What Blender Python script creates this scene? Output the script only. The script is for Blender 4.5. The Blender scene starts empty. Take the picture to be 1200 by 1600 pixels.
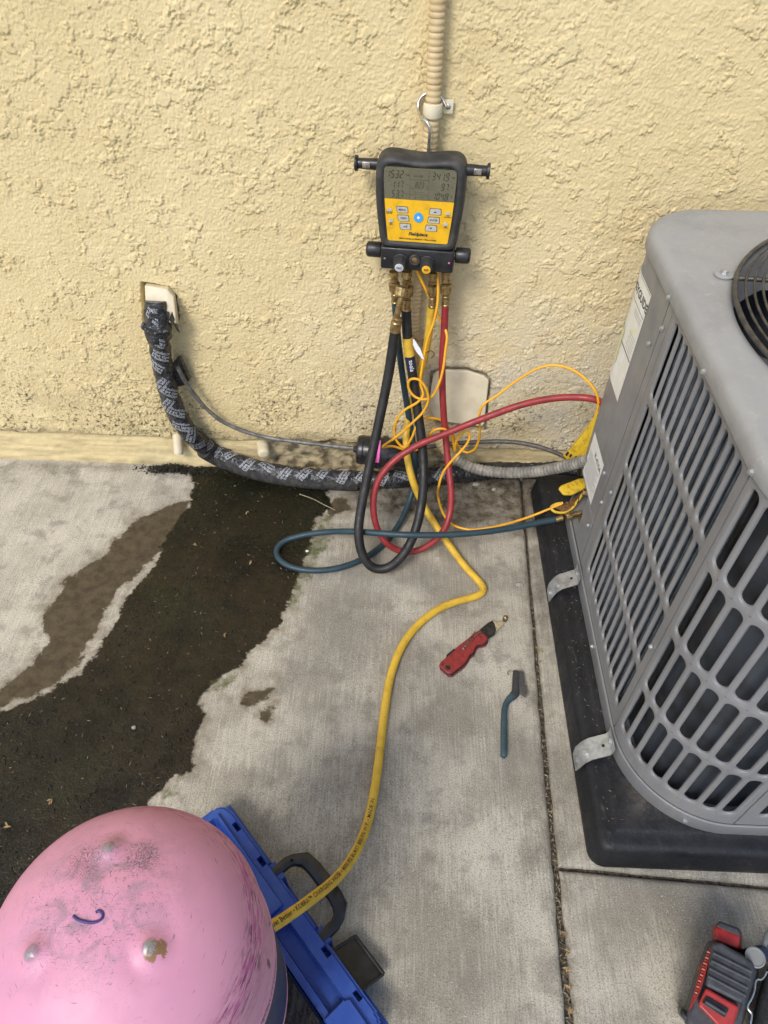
import bpy, bmesh, math, random
import numpy as np
from mathutils import Vector, Matrix, Euler
random.seed(7)
rng = np.random.default_rng(7)
SC = bpy.context.scene
COL = SC.collection
R = math.radians

# ------------------------------------------------------------------ camera
cam_data = bpy.data.cameras.new('camera')
cam = bpy.data.objects.new('camera', cam_data)
COL.objects.link(cam)
cam.matrix_world = Matrix([[0.9993256832131239, -0.03569020297189728, 0.008624864198799343, 0.0], [0.03182387473646403, 0.724736791832065, -0.6882905081153771, -1.2696040716866828], [0.01831447152884306, 0.6881008588693891, 0.7253838901959625, 1.2], [0.0, 0.0, 0.0, 1.0]])
cam_data.sensor_fit = 'HORIZONTAL'
cam_data.sensor_width = 36.0
cam_data.lens = 33.27
cam_data.clip_start = 0.02
cam_data.clip_end = 400
SC.camera = cam

# ------------------------------------------------------------------ sky, sun, exposure
world = bpy.data.worlds.new('World'); SC.world = world; world.use_nodes = True
wt = world.node_tree; wt.nodes.clear()
sky = wt.nodes.new('ShaderNodeTexSky'); sky.sky_type = 'NISHITA'; sky.sun_disc = False
SUN_EL, SUN_AZ = R(47), R(209)
sky.sun_elevation = SUN_EL; sky.sun_rotation = SUN_AZ
sky.air_density = 1.0; sky.dust_density = 1.6; sky.ozone_density = 1.0
bg = wt.nodes.new('ShaderNodeBackground'); bg.inputs['Strength'].default_value = 0.14
wo = wt.nodes.new('ShaderNodeOutputWorld')
wt.links.new(sky.outputs[0], bg.inputs[0]); wt.links.new(bg.outputs[0], wo.inputs[0])
sun_data = bpy.data.lights.new('sun', 'SUN'); sun_data.energy = 1.4; sun_data.angle = R(16); sun_data.color = (1.0, 0.955, 0.88)
sun = bpy.data.objects.new('sun', sun_data); COL.objects.link(sun)
sd = Vector((math.sin(SUN_AZ)*math.cos(SUN_EL), math.cos(SUN_AZ)*math.cos(SUN_EL), math.sin(SUN_EL)))
sun.rotation_euler = sd.to_track_quat('Z', 'Y').to_euler()
SC.view_settings.view_transform = 'Standard'; SC.view_settings.look = 'None'
SC.view_settings.gamma = 1.0; SC.view_settings.exposure = 0.62
SC.view_settings.use_curve_mapping = False
SC.render.engine = 'CYCLES'
SC.cycles.use_denoising = True
SC.cycles.max_bounces = 6
SC.cycles.diffuse_bounces = 3
SC.cycles.sample_clamp_indirect = 6.0
SC.cycles.use_adaptive_sampling = True
SC.cycles.adaptive_threshold = 0.02

# ------------------------------------------------------------------ helpers
def tag(o, label=None, cat=None, group=None, kind=None):
    if label: o['label'] = label
    if cat: o['category'] = cat
    if group: o['group'] = group
    if kind: o['kind'] = kind
    return o
def empty(name, loc=(0, 0, 0), rot=(0, 0, 0)):
    o = bpy.data.objects.new(name, None); COL.objects.link(o)
    o.location = loc; o.rotation_euler = rot; o.empty_display_size = 0.02
    return o
def link(name, me, mat, parent=None, smooth=None, loc=None, rot=None):
    o = bpy.data.objects.new(name, me); COL.objects.link(o)
    if mat is not None and not me.materials: me.materials.append(mat)
    if smooth is not None:
        me.shade_smooth()
        if smooth < 179: me.set_sharp_from_angle(angle=R(smooth))
    if loc: o.location = loc
    if rot: o.rotation_euler = rot
    if parent is not None: o.parent = parent
    return o
def mk(name, v, f, mat, parent=None, smooth=35, loc=None, rot=None):
    me = bpy.data.meshes.new(name)
    me.from_pydata([tuple(p) for p in v], [], f); me.update()
    return link(name, me, mat, parent, smooth, loc, rot)
def grid_mesh(name, P, mat, parent=None, smooth=180):
    """P: (n,m,3) array of points"""
    n, m = P.shape[:2]
    me = bpy.data.meshes.new(name)
    me.vertices.add(n*m); me.vertices.foreach_set('co', P.reshape(-1).astype(np.float32))
    i = np.arange(n*m).reshape(n, m)
    q = np.stack([i[:-1, :-1], i[1:, :-1], i[1:, 1:], i[:-1, 1:]], -1).reshape(-1, 4)
    nf = len(q)
    me.loops.add(nf*4); me.loops.foreach_set('vertex_index', q.reshape(-1).astype(np.int32))
    me.polygons.add(nf); me.polygons.foreach_set('loop_start', np.arange(nf, dtype=np.int32)*4)
    me.update(calc_edges=True)
    return link(name, me, mat, parent, smooth)
def fattr(o, name, a):
    at = o.data.attributes.new(name, 'FLOAT', 'POINT'); at.data.foreach_set('value', np.asarray(a, np.float32).reshape(-1))
def rings(name, loops, mat, parent=None, cap=(True, True), smooth=35, closed=False):
    """loft between closed loops of equal length"""
    n = len(loops[0]); v = [p for l in loops for p in l]; f = []
    for k in range(len(loops)-1):
        for i in range(n):
            j = (i+1) % n; f.append((k*n+i, k*n+j, (k+1)*n+j, (k+1)*n+i))
    if cap[0]: f.append(tuple(range(n-1, -1, -1)))
    if cap[1]: f.append(tuple(range((len(loops)-1)*n, len(loops)*n)))
    return mk(name, v, f, mat, parent, smooth)
def basis(d):
    d = Vector(d).normalized()
    a = Vector((0, 0, 1)) if abs(d.z) < .9 else Vector((1, 0, 0))
    u = a.cross(d).normalized(); w = d.cross(u)
    return u, w, d
def lathe(name, p0, d, prof, mat, parent=None, seg=20, smooth=35, knurl=None):
    """prof: list of (t along d, radius)"""
    u, w, d = basis(d); p0 = Vector(p0); L = []
    for t, r in prof:
        l = []
        for i in range(seg):
            a = 2*math.pi*i/seg
            rr = r
            if knurl and knurl[0] <= t <= knurl[1] and i % 2: rr = r*.94
            l.append(p0+d*t+(u*math.cos(a)+w*math.sin(a))*rr)
        L.append(l)
    return rings(name, L, mat, parent, smooth=smooth)
def rbox(name, c, size, bev, mat, parent=None, rot=None, seg=3):
    bm = bmesh.new(); bmesh.ops.create_cube(bm, size=1)
    for v in bm.verts: v.co = Vector((v.co.x*size[0], v.co.y*size[1], v.co.z*size[2]))
    if bev: bmesh.ops.bevel(bm, geom=list(bm.edges), offset=bev, segments=seg, profile=.5, affect='EDGES')
    me = bpy.data.meshes.new(name); bm.to_mesh(me); bm.free()
    return link(name, me, mat, parent, 40, c, rot)
def catmull(pts, n=14, closed=False):
    P = [np.array(p, float) for p in pts]; out = []
    m = len(P)
    rngk = range(m) if closed else range(m-1)
    for k in rngk:
        if closed: a, b, c, d = P[k-1], P[k], P[(k+1) % m], P[(k+2) % m]
        else:
            b, c = P[k], P[k+1]
            a = P[k-1] if k > 0 else 2*b-c
            d = P[k+2] if k+2 < m else 2*c-b
        t1 = max(np.linalg.norm(b-a), 1e-6)**.5; t2 = t1+max(np.linalg.norm(c-b), 1e-6)**.5; t3 = t2+max(np.linalg.norm(d-c), 1e-6)**.5
        for t in np.linspace(t1, t2, n, endpoint=False):
            A1 = (t1-t)/t1*a+t/t1*b; A2 = (t2-t)/(t2-t1)*b+(t-t1)/(t2-t1)*c; A3 = (t3-t)/(t3-t2)*c+(t-t2)/(t3-t2)*d
            B1 = (t2-t)/t2*A1+t/t2*A2; B2 = (t3-t)/(t3-t1)*A2+(t-t1)/(t3-t1)*A3
            out.append((t2-t)/(t2-t1)*B1+(t-t1)/(t2-t1)*B2)
    if not closed: out.append(P[-1])
    return np.array(out)
class Path:
    def __init__(s, pts, step=.006, raw=False, relax=0):
        Q = np.array(pts, float) if raw else catmull(pts)
        for _ in range(2):
            L = np.r_[0, np.cumsum(np.linalg.norm(np.diff(Q, axis=0), axis=1))]
            n = max(4, int(L[-1]/step)+1)
            t = np.linspace(0, L[-1], n)
            Q = np.stack([np.interp(t, L, Q[:, i]) for i in range(3)], 1)
            for k in range(relax):
                Q[1:-1] = Q[1:-1]*.5+(Q[:-2]+Q[2:])*.25
        s.P = Q; s.s = np.r_[0, np.cumsum(np.linalg.norm(np.diff(Q, axis=0), axis=1))]; s.L = s.s[-1]
        T = np.gradient(Q, axis=0); T /= np.linalg.norm(T, axis=1)[:, None]; s.T = T
        N = np.zeros_like(T); a = np.array([0, 0, 1.]) if abs(T[0][2]) < .9 else np.array([1., 0, 0])
        n0 = a-T[0]*a.dot(T[0]); N[0] = n0/np.linalg.norm(n0)
        for i in range(1, len(T)):
            v = N[i-1]-T[i]*N[i-1].dot(T[i]); N[i] = v/np.linalg.norm(v)
        s.N = N; s.B = np.cross(T, N)
    def at(s, d):
        p = np.array([np.interp(d, s.s, s.P[:, i]) for i in range(3)])
        t = np.array([np.interp(d, s.s, s.T[:, i]) for i in range(3)])
        return p, t/np.linalg.norm(t)
def tube(name, path, rad, mat, parent=None, seg=14, radf=None):
    n = len(path.P); a = np.arange(seg)*2*math.pi/seg
    r = np.full((n, seg), rad) if radf is None else radf(path.s[:, None], a[None, :])*np.ones((n, seg))
    V = path.P[:, None, :]+r[..., None]*(np.cos(a)[None, :, None]*path.N[:, None, :]+np.sin(a)[None, :, None]*path.B[:, None, :])
    v = V.reshape(-1, 3).tolist(); f = []
    for k in range(n-1):
        for i in range(seg):
            j = (i+1) % seg; f.append((k*seg+i, k*seg+j, (k+1)*seg+j, (k+1)*seg+i))
    f.append(tuple(range(seg-1, -1, -1))); f.append(tuple(range((n-1)*seg, n*seg)))
    return mk(name, v, f, mat, parent, 50)
def text_mesh(body, size=1., bold=0., shear=0., align='LEFT', line=1.0):
    cu = bpy.data.curves.new('t', 'FONT'); cu.body = body; cu.size = size; cu.offset = bold*size; cu.shear = shear
    cu.align_x = align; cu.align_y = 'CENTER'; cu.resolution_u = 2; cu.space_line = line
    ob = bpy.data.objects.new('t', cu); COL.objects.link(ob)
    dg = bpy.context.evaluated_depsgraph_get(); dg.update()
    me = bpy.data.meshes.new_from_object(ob.evaluated_get(dg))
    bpy.data.objects.remove(ob); bpy.data.curves.remove(cu); me.materials.clear()
    return me
def text_map(name, body, fn, mat, parent=None, **k):
    me = text_mesh(body, **k)
    if max((v.co.x for v in me.vertices), default=0)-min((v.co.x for v in me.vertices), default=0) > .01:
        bm = bmesh.new(); bm.from_mesh(me); bmesh.ops.triangulate(bm, faces=bm.faces); bm.to_mesh(me); bm.free()
    for v in me.vertices: v.co = fn(v.co.x, v.co.y)
    me.update()
    return link(name, me, mat, parent)
def on_tube(path, s0, rad, ang0=0., face=(0, -.55, .83), rot=0., flip=1):
    c, sn = math.cos(rot), math.sin(rot); face = np.array(face)
    def fn(x, y):
        x, y = x*c-y*sn, x*sn+y*c
        p, t = path.at(s0+flip*x)
        n = face-t*face.dot(t); n /= np.linalg.norm(n); b = np.cross(n, t)*flip
        a = ang0+y/rad
        return Vector(p+(n*math.cos(a)+b*math.sin(a))*(rad+.0005))
    return fn

# ---- lattice noise for real relief
_perm = np.random.default_rng(3).permutation(4096).astype(np.int64)
_g = np.random.default_rng(4).uniform(0, 2*np.pi, 4096)
_gx, _gy = np.cos(_g), np.sin(_g)
def perlin(x, y, seed=0):
    xi = np.floor(x).astype(np.int64); yi = np.floor(y).astype(np.int64); fx = x-xi; fy = y-yi
    u = fx*fx*fx*(fx*(fx*6-15)+10); v = fy*fy*fy*(fy*(fy*6-15)+10)
    def gr(a, b, dx, dy):
        h = _perm[(_perm[(a+seed*131) & 4095]+b*17+seed) & 4095]
        return _gx[h]*dx+_gy[h]*dy
    n00 = gr(xi, yi, fx, fy); n10 = gr(xi+1, yi, fx-1, fy); n01 = gr(xi, yi+1, fx, fy-1); n11 = gr(xi+1, yi+1, fx-1, fy-1)
    return (n00*(1-u)+n10*u)*(1-v)+(n01*(1-u)+n11*u)*v
def fbm(x, y, o=4, seed=0, gain=.5):
    a, s, t = 1., 0., 0.
    for k in range(o):
        s = s+a*perlin(x*2**k, y*2**k, seed+k*7); t += a; a *= gain
    return s/t*1.6
def sstep(a, b, x):
    t = np.clip((x-a)/(b-a), 0, 1); return t*t*(3-2*t)
def poly_sdf(px, py, poly):
    """signed distance, positive inside"""
    P = np.array(poly, float); d = np.full(px.shape, 1e9); ins = np.zeros(px.shape, bool)
    for i in range(len(P)):
        a, b = P[i], P[(i+1) % len(P)]; e = b-a
        t = np.clip(((px-a[0])*e[0]+(py-a[1])*e[1])/max(e.dot(e), 1e-12), 0, 1)
        d = np.minimum(d, np.hypot(px-a[0]-t*e[0], py-a[1]-t*e[1]))
        c = (a[1] > py) != (b[1] > py)
        with np.errstate(divide='ignore', invalid='ignore'):
            xx = (b[0]-a[0])*(py-a[1])/(b[1]-a[1]+1e-15)+a[0]
        ins ^= c & (px < xx)
    return np.where(ins, d, -d)

# ------------------------------------------------------------------ materials
class Mat:
    def __init__(s, name):
        s.m = bpy.data.materials.new(name); s.m.use_nodes = True; s.t = s.m.node_tree; s.t.nodes.clear()
        s.out = s.t.nodes.new('ShaderNodeOutputMaterial'); s.bsdf = s.t.nodes.new('ShaderNodeBsdfPrincipled')
        s.t.links.new(s.bsdf.outputs[0], s.out.inputs[0])
        s.co = s.t.nodes.new('ShaderNodeTexCoord').outputs['Object']
    def put(s, sock, v):
        if isinstance(v, bpy.types.NodeSocket): s.t.links.new(v, sock)
        elif isinstance(v, tuple) and len(v) == 3 and sock.type == 'RGBA': sock.default_value = (*v, 1)
        else: sock.default_value = v
    def set(s, **k):
        for n, v in k.items(): s.put(s.bsdf.inputs[n.replace('_', ' ')], v)
        return s
    def noise(s, scale, detail=3., rough=.55, stretch=None, dist=0., off=0.):
        n = s.t.nodes.new('ShaderNodeTexNoise'); co = s.co
        if stretch or off:
            mp = s.t.nodes.new('ShaderNodeMapping'); s.t.links.new(co, mp.inputs[0])
            mp.inputs['Scale'].default_value = stretch or (1, 1, 1); mp.inputs['Location'].default_value = (off, off*.7, off*.3); co = mp.outputs[0]
        s.t.links.new(co, n.inputs['Vector'])
        n.inputs['Scale'].default_value = scale; n.inputs['Detail'].default_value = detail; n.inputs['Roughness'].default_value = rough; n.inputs['Distortion'].default_value = dist
        return n.outputs['Fac']
    def voro(s, scale, feature='F1', rnd=1.):
        n = s.t.nodes.new('ShaderNodeTexVoronoi'); n.feature = feature; s.t.links.new(s.co, n.inputs['Vector'])
        n.inputs['Scale'].default_value = scale; n.inputs['Randomness'].default_value = rnd
        return n.outputs['Distance']
    def attr(s, name):
        n = s.t.nodes.new('ShaderNodeAttribute'); n.attribute_name = name; return n.outputs['Fac']
    def ramp(s, v, a, b, lo=0., hi=1., smooth=True):
        n = s.t.nodes.new('ShaderNodeMapRange'); n.interpolation_type = 'SMOOTHSTEP' if smooth else 'LINEAR'
        s.put(n.inputs[0], v); n.inputs[1].default_value = a; n.inputs[2].default_value = b; n.inputs[3].default_value = lo; n.inputs[4].default_value = hi
        return n.outputs[0]
    def math(s, op, a, b=0.):
        n = s.t.nodes.new('ShaderNodeMath'); n.operation = op; s.put(n.inputs[0], a); s.put(n.inputs[1], b); return n.outputs[0]
    def mix(s, f, a, b, mode='MIX'):
        n = s.t.nodes.new('ShaderNodeMix'); n.data_type = 'RGBA'; n.blend_type = mode
        s.put(n.inputs[0], f); s.put(n.inputs[6], a); s.put(n.inputs[7], b); return n.outputs[2]
    def sep(s):
        n = s.t.nodes.new('ShaderNodeSeparateXYZ'); s.t.links.new(s.co, n.inputs[0]); return n.outputs
    def bump(s, h, strength=.5, dist=.001, prev=None):
        n = s.t.nodes.new('ShaderNodeBump'); s.put(n.inputs['Height'], h); n.inputs['Strength'].default_value = strength; n.inputs['Distance'].default_value = dist
        if prev is not None: s.t.links.new(prev, n.inputs['Normal'])
        s.t.links.new(n.outputs[0], s.bsdf.inputs['Normal']); return n.outputs[0]
def simple(name, col, rough=.5, metal=0., col2=None, scale=60., lo=.4, hi=.65, bump=None, detail=4., spec=None):
    m = Mat(name)
    c = col
    if col2 is not None: c = m.mix(m.ramp(m.noise(scale, detail), lo, hi), col, col2)
    m.set(Base_Color=c, Roughness=m.ramp(m.noise(scale*1.7, 3), .3, .7, max(.05, rough-.08), min(1, rough+.1)), Metallic=metal)
    if spec is not None: m.set(Specular_IOR_Level=spec)
    if bump: m.bump(m.noise(bump[0], 3), bump[1], bump[2])
    return m.m

MT = {}
def build_materials():
    # painted stucco
    m = Mat('painted_stucco')
    big = m.noise(2.2, 3); mid = m.noise(14, 5); fine = m.noise(420, 3)
    base = m.mix(m.ramp(big, .35, .7), (.69, .560, .305), (.745, .62, .355))
    base = m.mix(m.ramp(mid, .45, .8, 0, .5), base, (.60, .47, .235))
    base = m.mix(m.ramp(m.noise(55, 4), .55, .8, 0, .35), base, (.78, .66, .42))
    gr = m.attr('grime'); pale = m.attr('pale')
    base = m.mix(m.math('MULTIPLY', m.ramp(m.noise(9, 4), .3, .7, .3, 1), pale), base, (.60, .56, .47))  # grey tint: shade painted in toward the condenser, splash dust on the base band
    base = m.mix(gr, base, (.075, .058, .035))
    m.set(Base_Color=base, Roughness=.88, Specular_IOR_Level=.25)
    m.bump(m.noise(300, 4, .7), .65, .0024)
    MT['stucco'] = m.m
    # concrete
    m = Mat('concrete')
    xyz = m.sep()
    blot = m.noise(5, 6, .6); broom = m.noise(1, 3, .6, (330, 14, 1)); broom2 = m.noise(1, 2, .5, (90, 5, 1), off=3.)
    grit = m.noise(430, 3, .7); dots = m.voro(420); cloud = m.noise(19, 5, .62, off=7.)
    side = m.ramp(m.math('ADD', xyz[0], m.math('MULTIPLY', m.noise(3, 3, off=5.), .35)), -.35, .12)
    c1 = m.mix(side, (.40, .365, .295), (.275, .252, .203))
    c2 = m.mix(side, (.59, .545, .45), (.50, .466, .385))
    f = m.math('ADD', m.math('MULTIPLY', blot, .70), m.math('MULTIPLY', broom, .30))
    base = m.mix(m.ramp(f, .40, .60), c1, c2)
    base = m.mix(m.ramp(m.noise(3.2, 6, .66, off=11.), .52, .68, 0, .45), base, (.20, .186, .155))
    base = m.mix(m.ramp(broom2, .5, .75, 0, .4), base, (.36, .335, .295))
    base = m.mix(m.ramp(cloud, .49, .68, 0, .65), base, (.215, .198, .162))
    base = m.mix(m.ramp(grit, .50, .66, 0, .7), base, (.12, .112, .096))
    base = m.mix(m.ramp(m.noise(480, 2, off=9.), .61, .70, 0, .55), base, (.68, .65, .58))
    edge = m.math('ADD', m.math('MULTIPLY', m.math('SUBTRACT', m.noise(26, 4, .6), .5), .05), m.math('MULTIPLY', m.math('SUBTRACT', m.noise(120, 3, .6, off=2.), .5), .016))
    dirt = m.ramp(m.math('ADD', m.attr('dirt'), m.math('MULTIPLY', edge, 1.5)), -.02, .05)
    soil = m.mix(m.ramp(m.noise(60, 5), .35, .65), (.060, .048, .032), (.14, .115, .082))
    base = m.mix(m.math('MULTIPLY', dirt, m.ramp(m.noise(34, 5, off=4.), .3, .62, .55, 1.)), base, soil)
    damp = m.ramp(m.math('ADD', m.attr('damp'), edge), -.003, .0045)
    wet = m.ramp(m.math('ADD', m.attr('wet'), edge), -.0025, .0045)
    dampc = m.mix(m.ramp(m.noise(40, 6, .7), .35, .65), (.050, .036, .018), (.094, .070, .038))
    fr = m.math('MAXIMUM', m.attr('wet'), m.attr('damp'))
    fringe = m.ramp(m.math('ADD', fr, m.math('MULTIPLY', edge, 1.8)), -.030, .004)
    base = m.mix(m.math('MULTIPLY', fringe, m.ramp(m.noise(50, 5, off=5.), .3, .65, .2, .75)), base, (.20, .165, .115))
    base = m.mix(m.math('MULTIPLY', damp, .95), base, dampc)
    w1 = m.mix(m.ramp(m.noise(11, 7, .72, off=1.), .40, .64), (.0045, .0042, .0030), (.026, .0195, .011))
    w1 = m.mix(m.ramp(m.noise(7, 4, off=6.), .50, .68, 0, .6), w1, (.026, .029, .011))
    w1 = m.mix(m.ramp(m.noise(85, 6, .75, off=3.), .46, .60, 0, .75), w1, (.010, .009, .006))
    w1 = m.mix(m.ramp(m.noise(260, 4, .7, off=2.), .58, .68, 0, .6), w1, (.080, .066, .045))
    thin = m.mix(1., base, (.082, .066, .040), 'MULTIPLY')
    w1 = m.mix(m.ramp(m.noise(6.5, 5, .6, off=12.), .42, .62, .1, .85), w1, thin)
    w1 = m.mix(m.ramp(xyz[1], -.30, -.04, 0, .6), w1, (.011, .0125, .006))
    base = m.mix(wet, base, w1)
    moss = m.ramp(m.math('ADD', m.attr('moss'), m.math('MULTIPLY', edge, 1.3)), -.004, .010)
    mossc = m.mix(m.ramp(m.noise(180, 4), .4, .65), (.07, .085, .025), (.16, .165, .075))
    base = m.mix(m.math('MULTIPLY', moss, m.ramp(m.noise(45, 4, off=8.), .35, .6, .15, .85)), base, mossc)
    wr = m.ramp(m.noise(45, 5), .38, .66, .10, .38)
    rough = m.t.nodes.new('ShaderNodeMix'); rough.data_type = 'FLOAT'
    m.put(rough.inputs[0], wet); rough.inputs[2].default_value = .88; m.put(rough.inputs[3], wr)
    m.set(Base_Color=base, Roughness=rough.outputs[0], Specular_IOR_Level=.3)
    hgt = m.math('ADD', m.math('MULTIPLY', broom, .30), m.math('MULTIPLY', m.noise(330, 3, .65), .85))
    hgt = m.math('ADD', hgt, m.math('MULTIPLY', m.ramp(m.attr('wet'), -.004, .01, 0, 2.2), m.noise(130, 4, .7)))
    m.bump(hgt, .6, .0020)
    MT['concrete'] = m.m
    MT['soil'] = simple('joint_soil', (.045, .036, .025), .95, 0, (.13, .105, .07), 120, bump=(300, 1., .006))
    MT['ground'] = simple('bare_ground', (.16, .13, .10), .95, 0, (.24, .20, .15), 8, bump=(60, .8, .01))
    MT['cream'] = simple('cream_paint', (.70, .62, .45), .55, 0, (.60, .52, .35), 40, bump=(90, .25, .001))
    MT['cream_plate'] = simple('cream_plate_paint', (.72, .65, .48), .6, 0, (.63, .56, .40), 25, bump=(140, .3, .0008))
    MT['tape'] = simple('black_vinyl_tape', (.021, .0215, .025), .24, 0, (.050, .050, .052), 55, bump=(60, 1., .009))
    MT['foam'] = simple('black_foam', (.022, .021, .020), .85, 0, (.05, .047, .042), 90, bump=(240, .9, .003))
    MT['tape_print'] = simple('tape_print', (.52, .54, .58), .55, 0, (.15, .155, .165), 330, .50, .64)
    MT['copper'] = simple('aged_grey_pipe', (.115, .115, .11), .5, .35, (.20, .195, .185), 70, bump=(160, .3, .001))
    MT['dark_pipe'] = simple('brown_grey_pipe', (.07, .062, .056), .5, .2, (.11, .10, .09), 70, bump=(160, .3, .001))
    MT['black_plastic'] = simple('black_plastic', (.013, .013, .014), .36, 0, (.024, .024, .026), 50, bump=(400, .15, .0006))
    MT['drier'] = simple('black_drier_paint', (.010, .010, .012), .25, 0, (.02, .02, .022), 30, bump=(200, .1, .0006))
    MT['rubber'] = simple('black_rubber', (.017, .016, .016), .55, 0, (.038, .035, .032), 35, bump=(160, .3, .0012))
    m = Mat('rubber_boot')
    base = m.mix(m.ramp(m.noise(28, 5), .42, .72), (.026, .026, .026), (.060, .057, .052))
    m.set(Base_Color=base, Roughness=.6); m.bump(m.noise(500, 3), .35, .0008); MT['boot'] = m.m
    for n, c, c2, ro in (('red_hose', (.30, .028, .032), (.23, .022, .026), .45), ('blue_hose', (.017, .042, .058), (.024, .054, .070), .45), ('yellow_hose', (.70, .445, .045), (.56, .35, .035), .48), ('yellow_wire', (.80, .40, .018), (.70, .34, .018), .38), ('black_hose', (.008, .008, .008), (.020, .019, .018), .52)):
        mm = Mat(n); k = mm.mix(mm.ramp(mm.noise(45, 4), .4, .7), c, c2)
        if n == 'yellow_hose':
            k = mm.mix(mm.ramp(mm.noise(170, 5, .7, off=1.), .60, .72, 0, .75), k, (.10, .07, .03))
        elif n != 'yellow_wire':
            k = mm.mix(mm.ramp(mm.noise(210, 4, .7), .62, .74, 0, .3), k, (.12, .105, .09))
        mm.set(Base_Color=k, Roughness=mm.ramp(mm.noise(80, 3), .3, .7, ro-.06, ro+.12)); mm.bump(mm.noise(260, 3), .25, .0012)
        MT[n] = mm.m
    m = Mat('brass'); k = m.mix(m.ramp(m.noise(150, 5), .4, .65), (.46, .33, .15), (.24, .165, .07))
    m.set(Base_Color=k, Metallic=.85, Roughness=m.ramp(m.noise(200, 3), .3, .7, .28, .5)); m.bump(m.noise(500, 2), .3, .0006); MT['brass'] = m.m
    MT['steel'] = simple('bright_steel', (.72, .71, .68), .25, 1., (.55, .54, .52), 120)
    m = Mat('galvanised'); k = m.mix(m.ramp(m.noise(70, 5), .4, .65), (.50, .52, .53), (.36, .375, .385))
    m.set(Base_Color=k, Metallic=.75, Roughness=m.ramp(m.noise(90, 4), .3, .7, .38, .6)); m.bump(m.noise(140, 4), .2, .0006); MT['galv'] = m.m
    m = Mat('grey_powder_coat')
    k = m.mix(m.ramp(m.noise(9, 5), .4, .7), (.212, .214, .220), (.182, .184, .190))
    k = m.mix(m.ramp(m.noise(240, 3, .7), .66, .74, 0, .35), k, (.40, .38, .34))
    k = m.mix(m.ramp(m.noise(1., 5, .7, (38, 38, 5)), .50, .72, 0, .45), k, (.275, .262, .235))
    m.set(Base_Color=k, Roughness=m.ramp(m.noise(20, 4), .35, .7, .34, .55)); m.bump(m.noise(330, 2), .10, .0007); MT['ac'] = m.m
    m = Mat('grey_textured_lid')
    k = m.mix(m.ramp(m.noise(12, 6, .65), .42, .72), (.31, .312, .312), (.265, .267, .268))
    k = m.mix(m.ramp(m.noise(60, 6, .75, off=2.), .54, .70, 0, .6), k, (.40, .385, .35))
    m.set(Base_Color=k, Roughness=m.ramp(m.noise(30, 4), .35, .7, .46, .6)); b = m.bump(m.noise(95, 4, .6), .35, .0018); m.bump(m.noise(500, 2), .25, .0006, b); MT['lid'] = m.m
    m = Mat('coil_fins'); xyz = m.sep()
    w = m.math('SINE', m.math('MULTIPLY', m.math('ADD', xyz[2], 0.), 2600)); 
    k = m.mix(m.ramp(m.noise(14, 5), .4, .7), (.062, .072, .086), (.030, .028, .026))
    m.set(Base_Color=k, Metallic=.35, Roughness=.42); m.bump(w, .5, .0008); MT['coil'] = m.m
    MT['void'] = simple('dark_interior', (.012, .012, .012), .8)
    MT['wire_guard'] = simple('black_coated_wire', (.032, .030, .029), .42, 0, (.065, .060, .055), 60)
    MT['blade'] = simple('fan_blade_metal', (.33, .34, .37), .42, .6, (.22, .23, .25), 20)
    m = Mat('pad_plastic')
    k = m.mix(m.ramp(m.noise(10, 5), .4, .7), (.0075, .0085, .0115), (.014, .0155, .020))
    k = m.mix(m.ramp(m.noise(60, 6, .7, (1, .4, 1)), .58, .74, 0, .45), k, (.10, .095, .085))
    dust = m.ramp(m.attr('dust'), 0, .035); k = m.mix(m.math('MULTIPLY', dust, m.ramp(m.noise(70, 5, .7), .35, .6, .25, .9)), k, (.20, .18, .155))
    m.set(Base_Color=k, Roughness=m.ramp(m.noise(40, 4), .3, .7, .40, .62), Specular_IOR_Level=.35); b = m.bump(m.noise(160, 5, .7), .5, .0022); m.bump(m.noise(35, 4), .25, .003, b); MT['pad'] = m.m
    m = Mat('white_label'); k = m.mix(m.ramp(m.noise(30, 5), .45, .7), (.78, .77, .74), (.62, .62, .58))
    m.set(Base_Color=k, Roughness=.4); MT['label'] = m.m
    m = Mat('sun_faded_label'); k = m.mix(m.ramp(m.noise(26, 5, .6, (1, 1, .5)), .52, .62), (.74, .73, .66), (.80, .80, .78))
    k = m.mix(m.ramp(m.noise(38, 4, .6, off=3.), .60, .68, 0, .8), k, (.72, .70, .42))
    m.set(Base_Color=k, Roughness=.42); MT['faded'] = m.m
    MT['faded_yellow'] = simple('faded_yellow_paper', (.72, .68, .28), .6, 0, (.70, .69, .50), 40)
    MT['ink'] = simple('black_ink', (.03, .03, .03), .6)
    MT['ink_grey'] = simple('grey_print', (.22, .22, .22), .6)
    MT['tag_white'] = simple('white_paper_tag', (.75, .76, .78), .5, 0, (.5, .55, .6), 120, .5, .7)
    MT['navy_band'] = simple('navy_label', (.012, .018, .045), .4, 0, (.02, .03, .06), 60)
    MT['pink_sticker'] = simple('pink_sticker', (.78, .10, .42), .5, 0, (.70, .16, .45), 80)
    # gauge
    m = Mat('yellow_face'); k = m.mix(m.ramp(m.noise(60, 5), .45, .75), (.80, .45, .012), (.62, .34, .015))
    k = m.mix(m.ramp(m.noise(160, 4, .7), .62, .72, 0, .5), k, (.30, .20, .05))
    m.set(Base_Color=k, Roughness=.45); MT['face'] = m.m
    MT['lcd'] = simple('lcd_olive', (.150, .142, .092), .22, 0, (.135, .128, .084), 30)
    MT['lcd_ink'] = simple('lcd_segments', (.012, .012, .010), .4)
    MT['lcd_line'] = simple('lcd_faint', (.060, .057, .036), .4)
    MT['button'] = simple('grey_button', (.48, .48, .46), .5, 0, (.40, .40, .38), 200)
    MT['blue_button'] = simple('blue_button', (.05, .33, .72), .4)
    MT['grey_cap'] = simple('grey_cap', (.52, .53, .54), .45)
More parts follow.
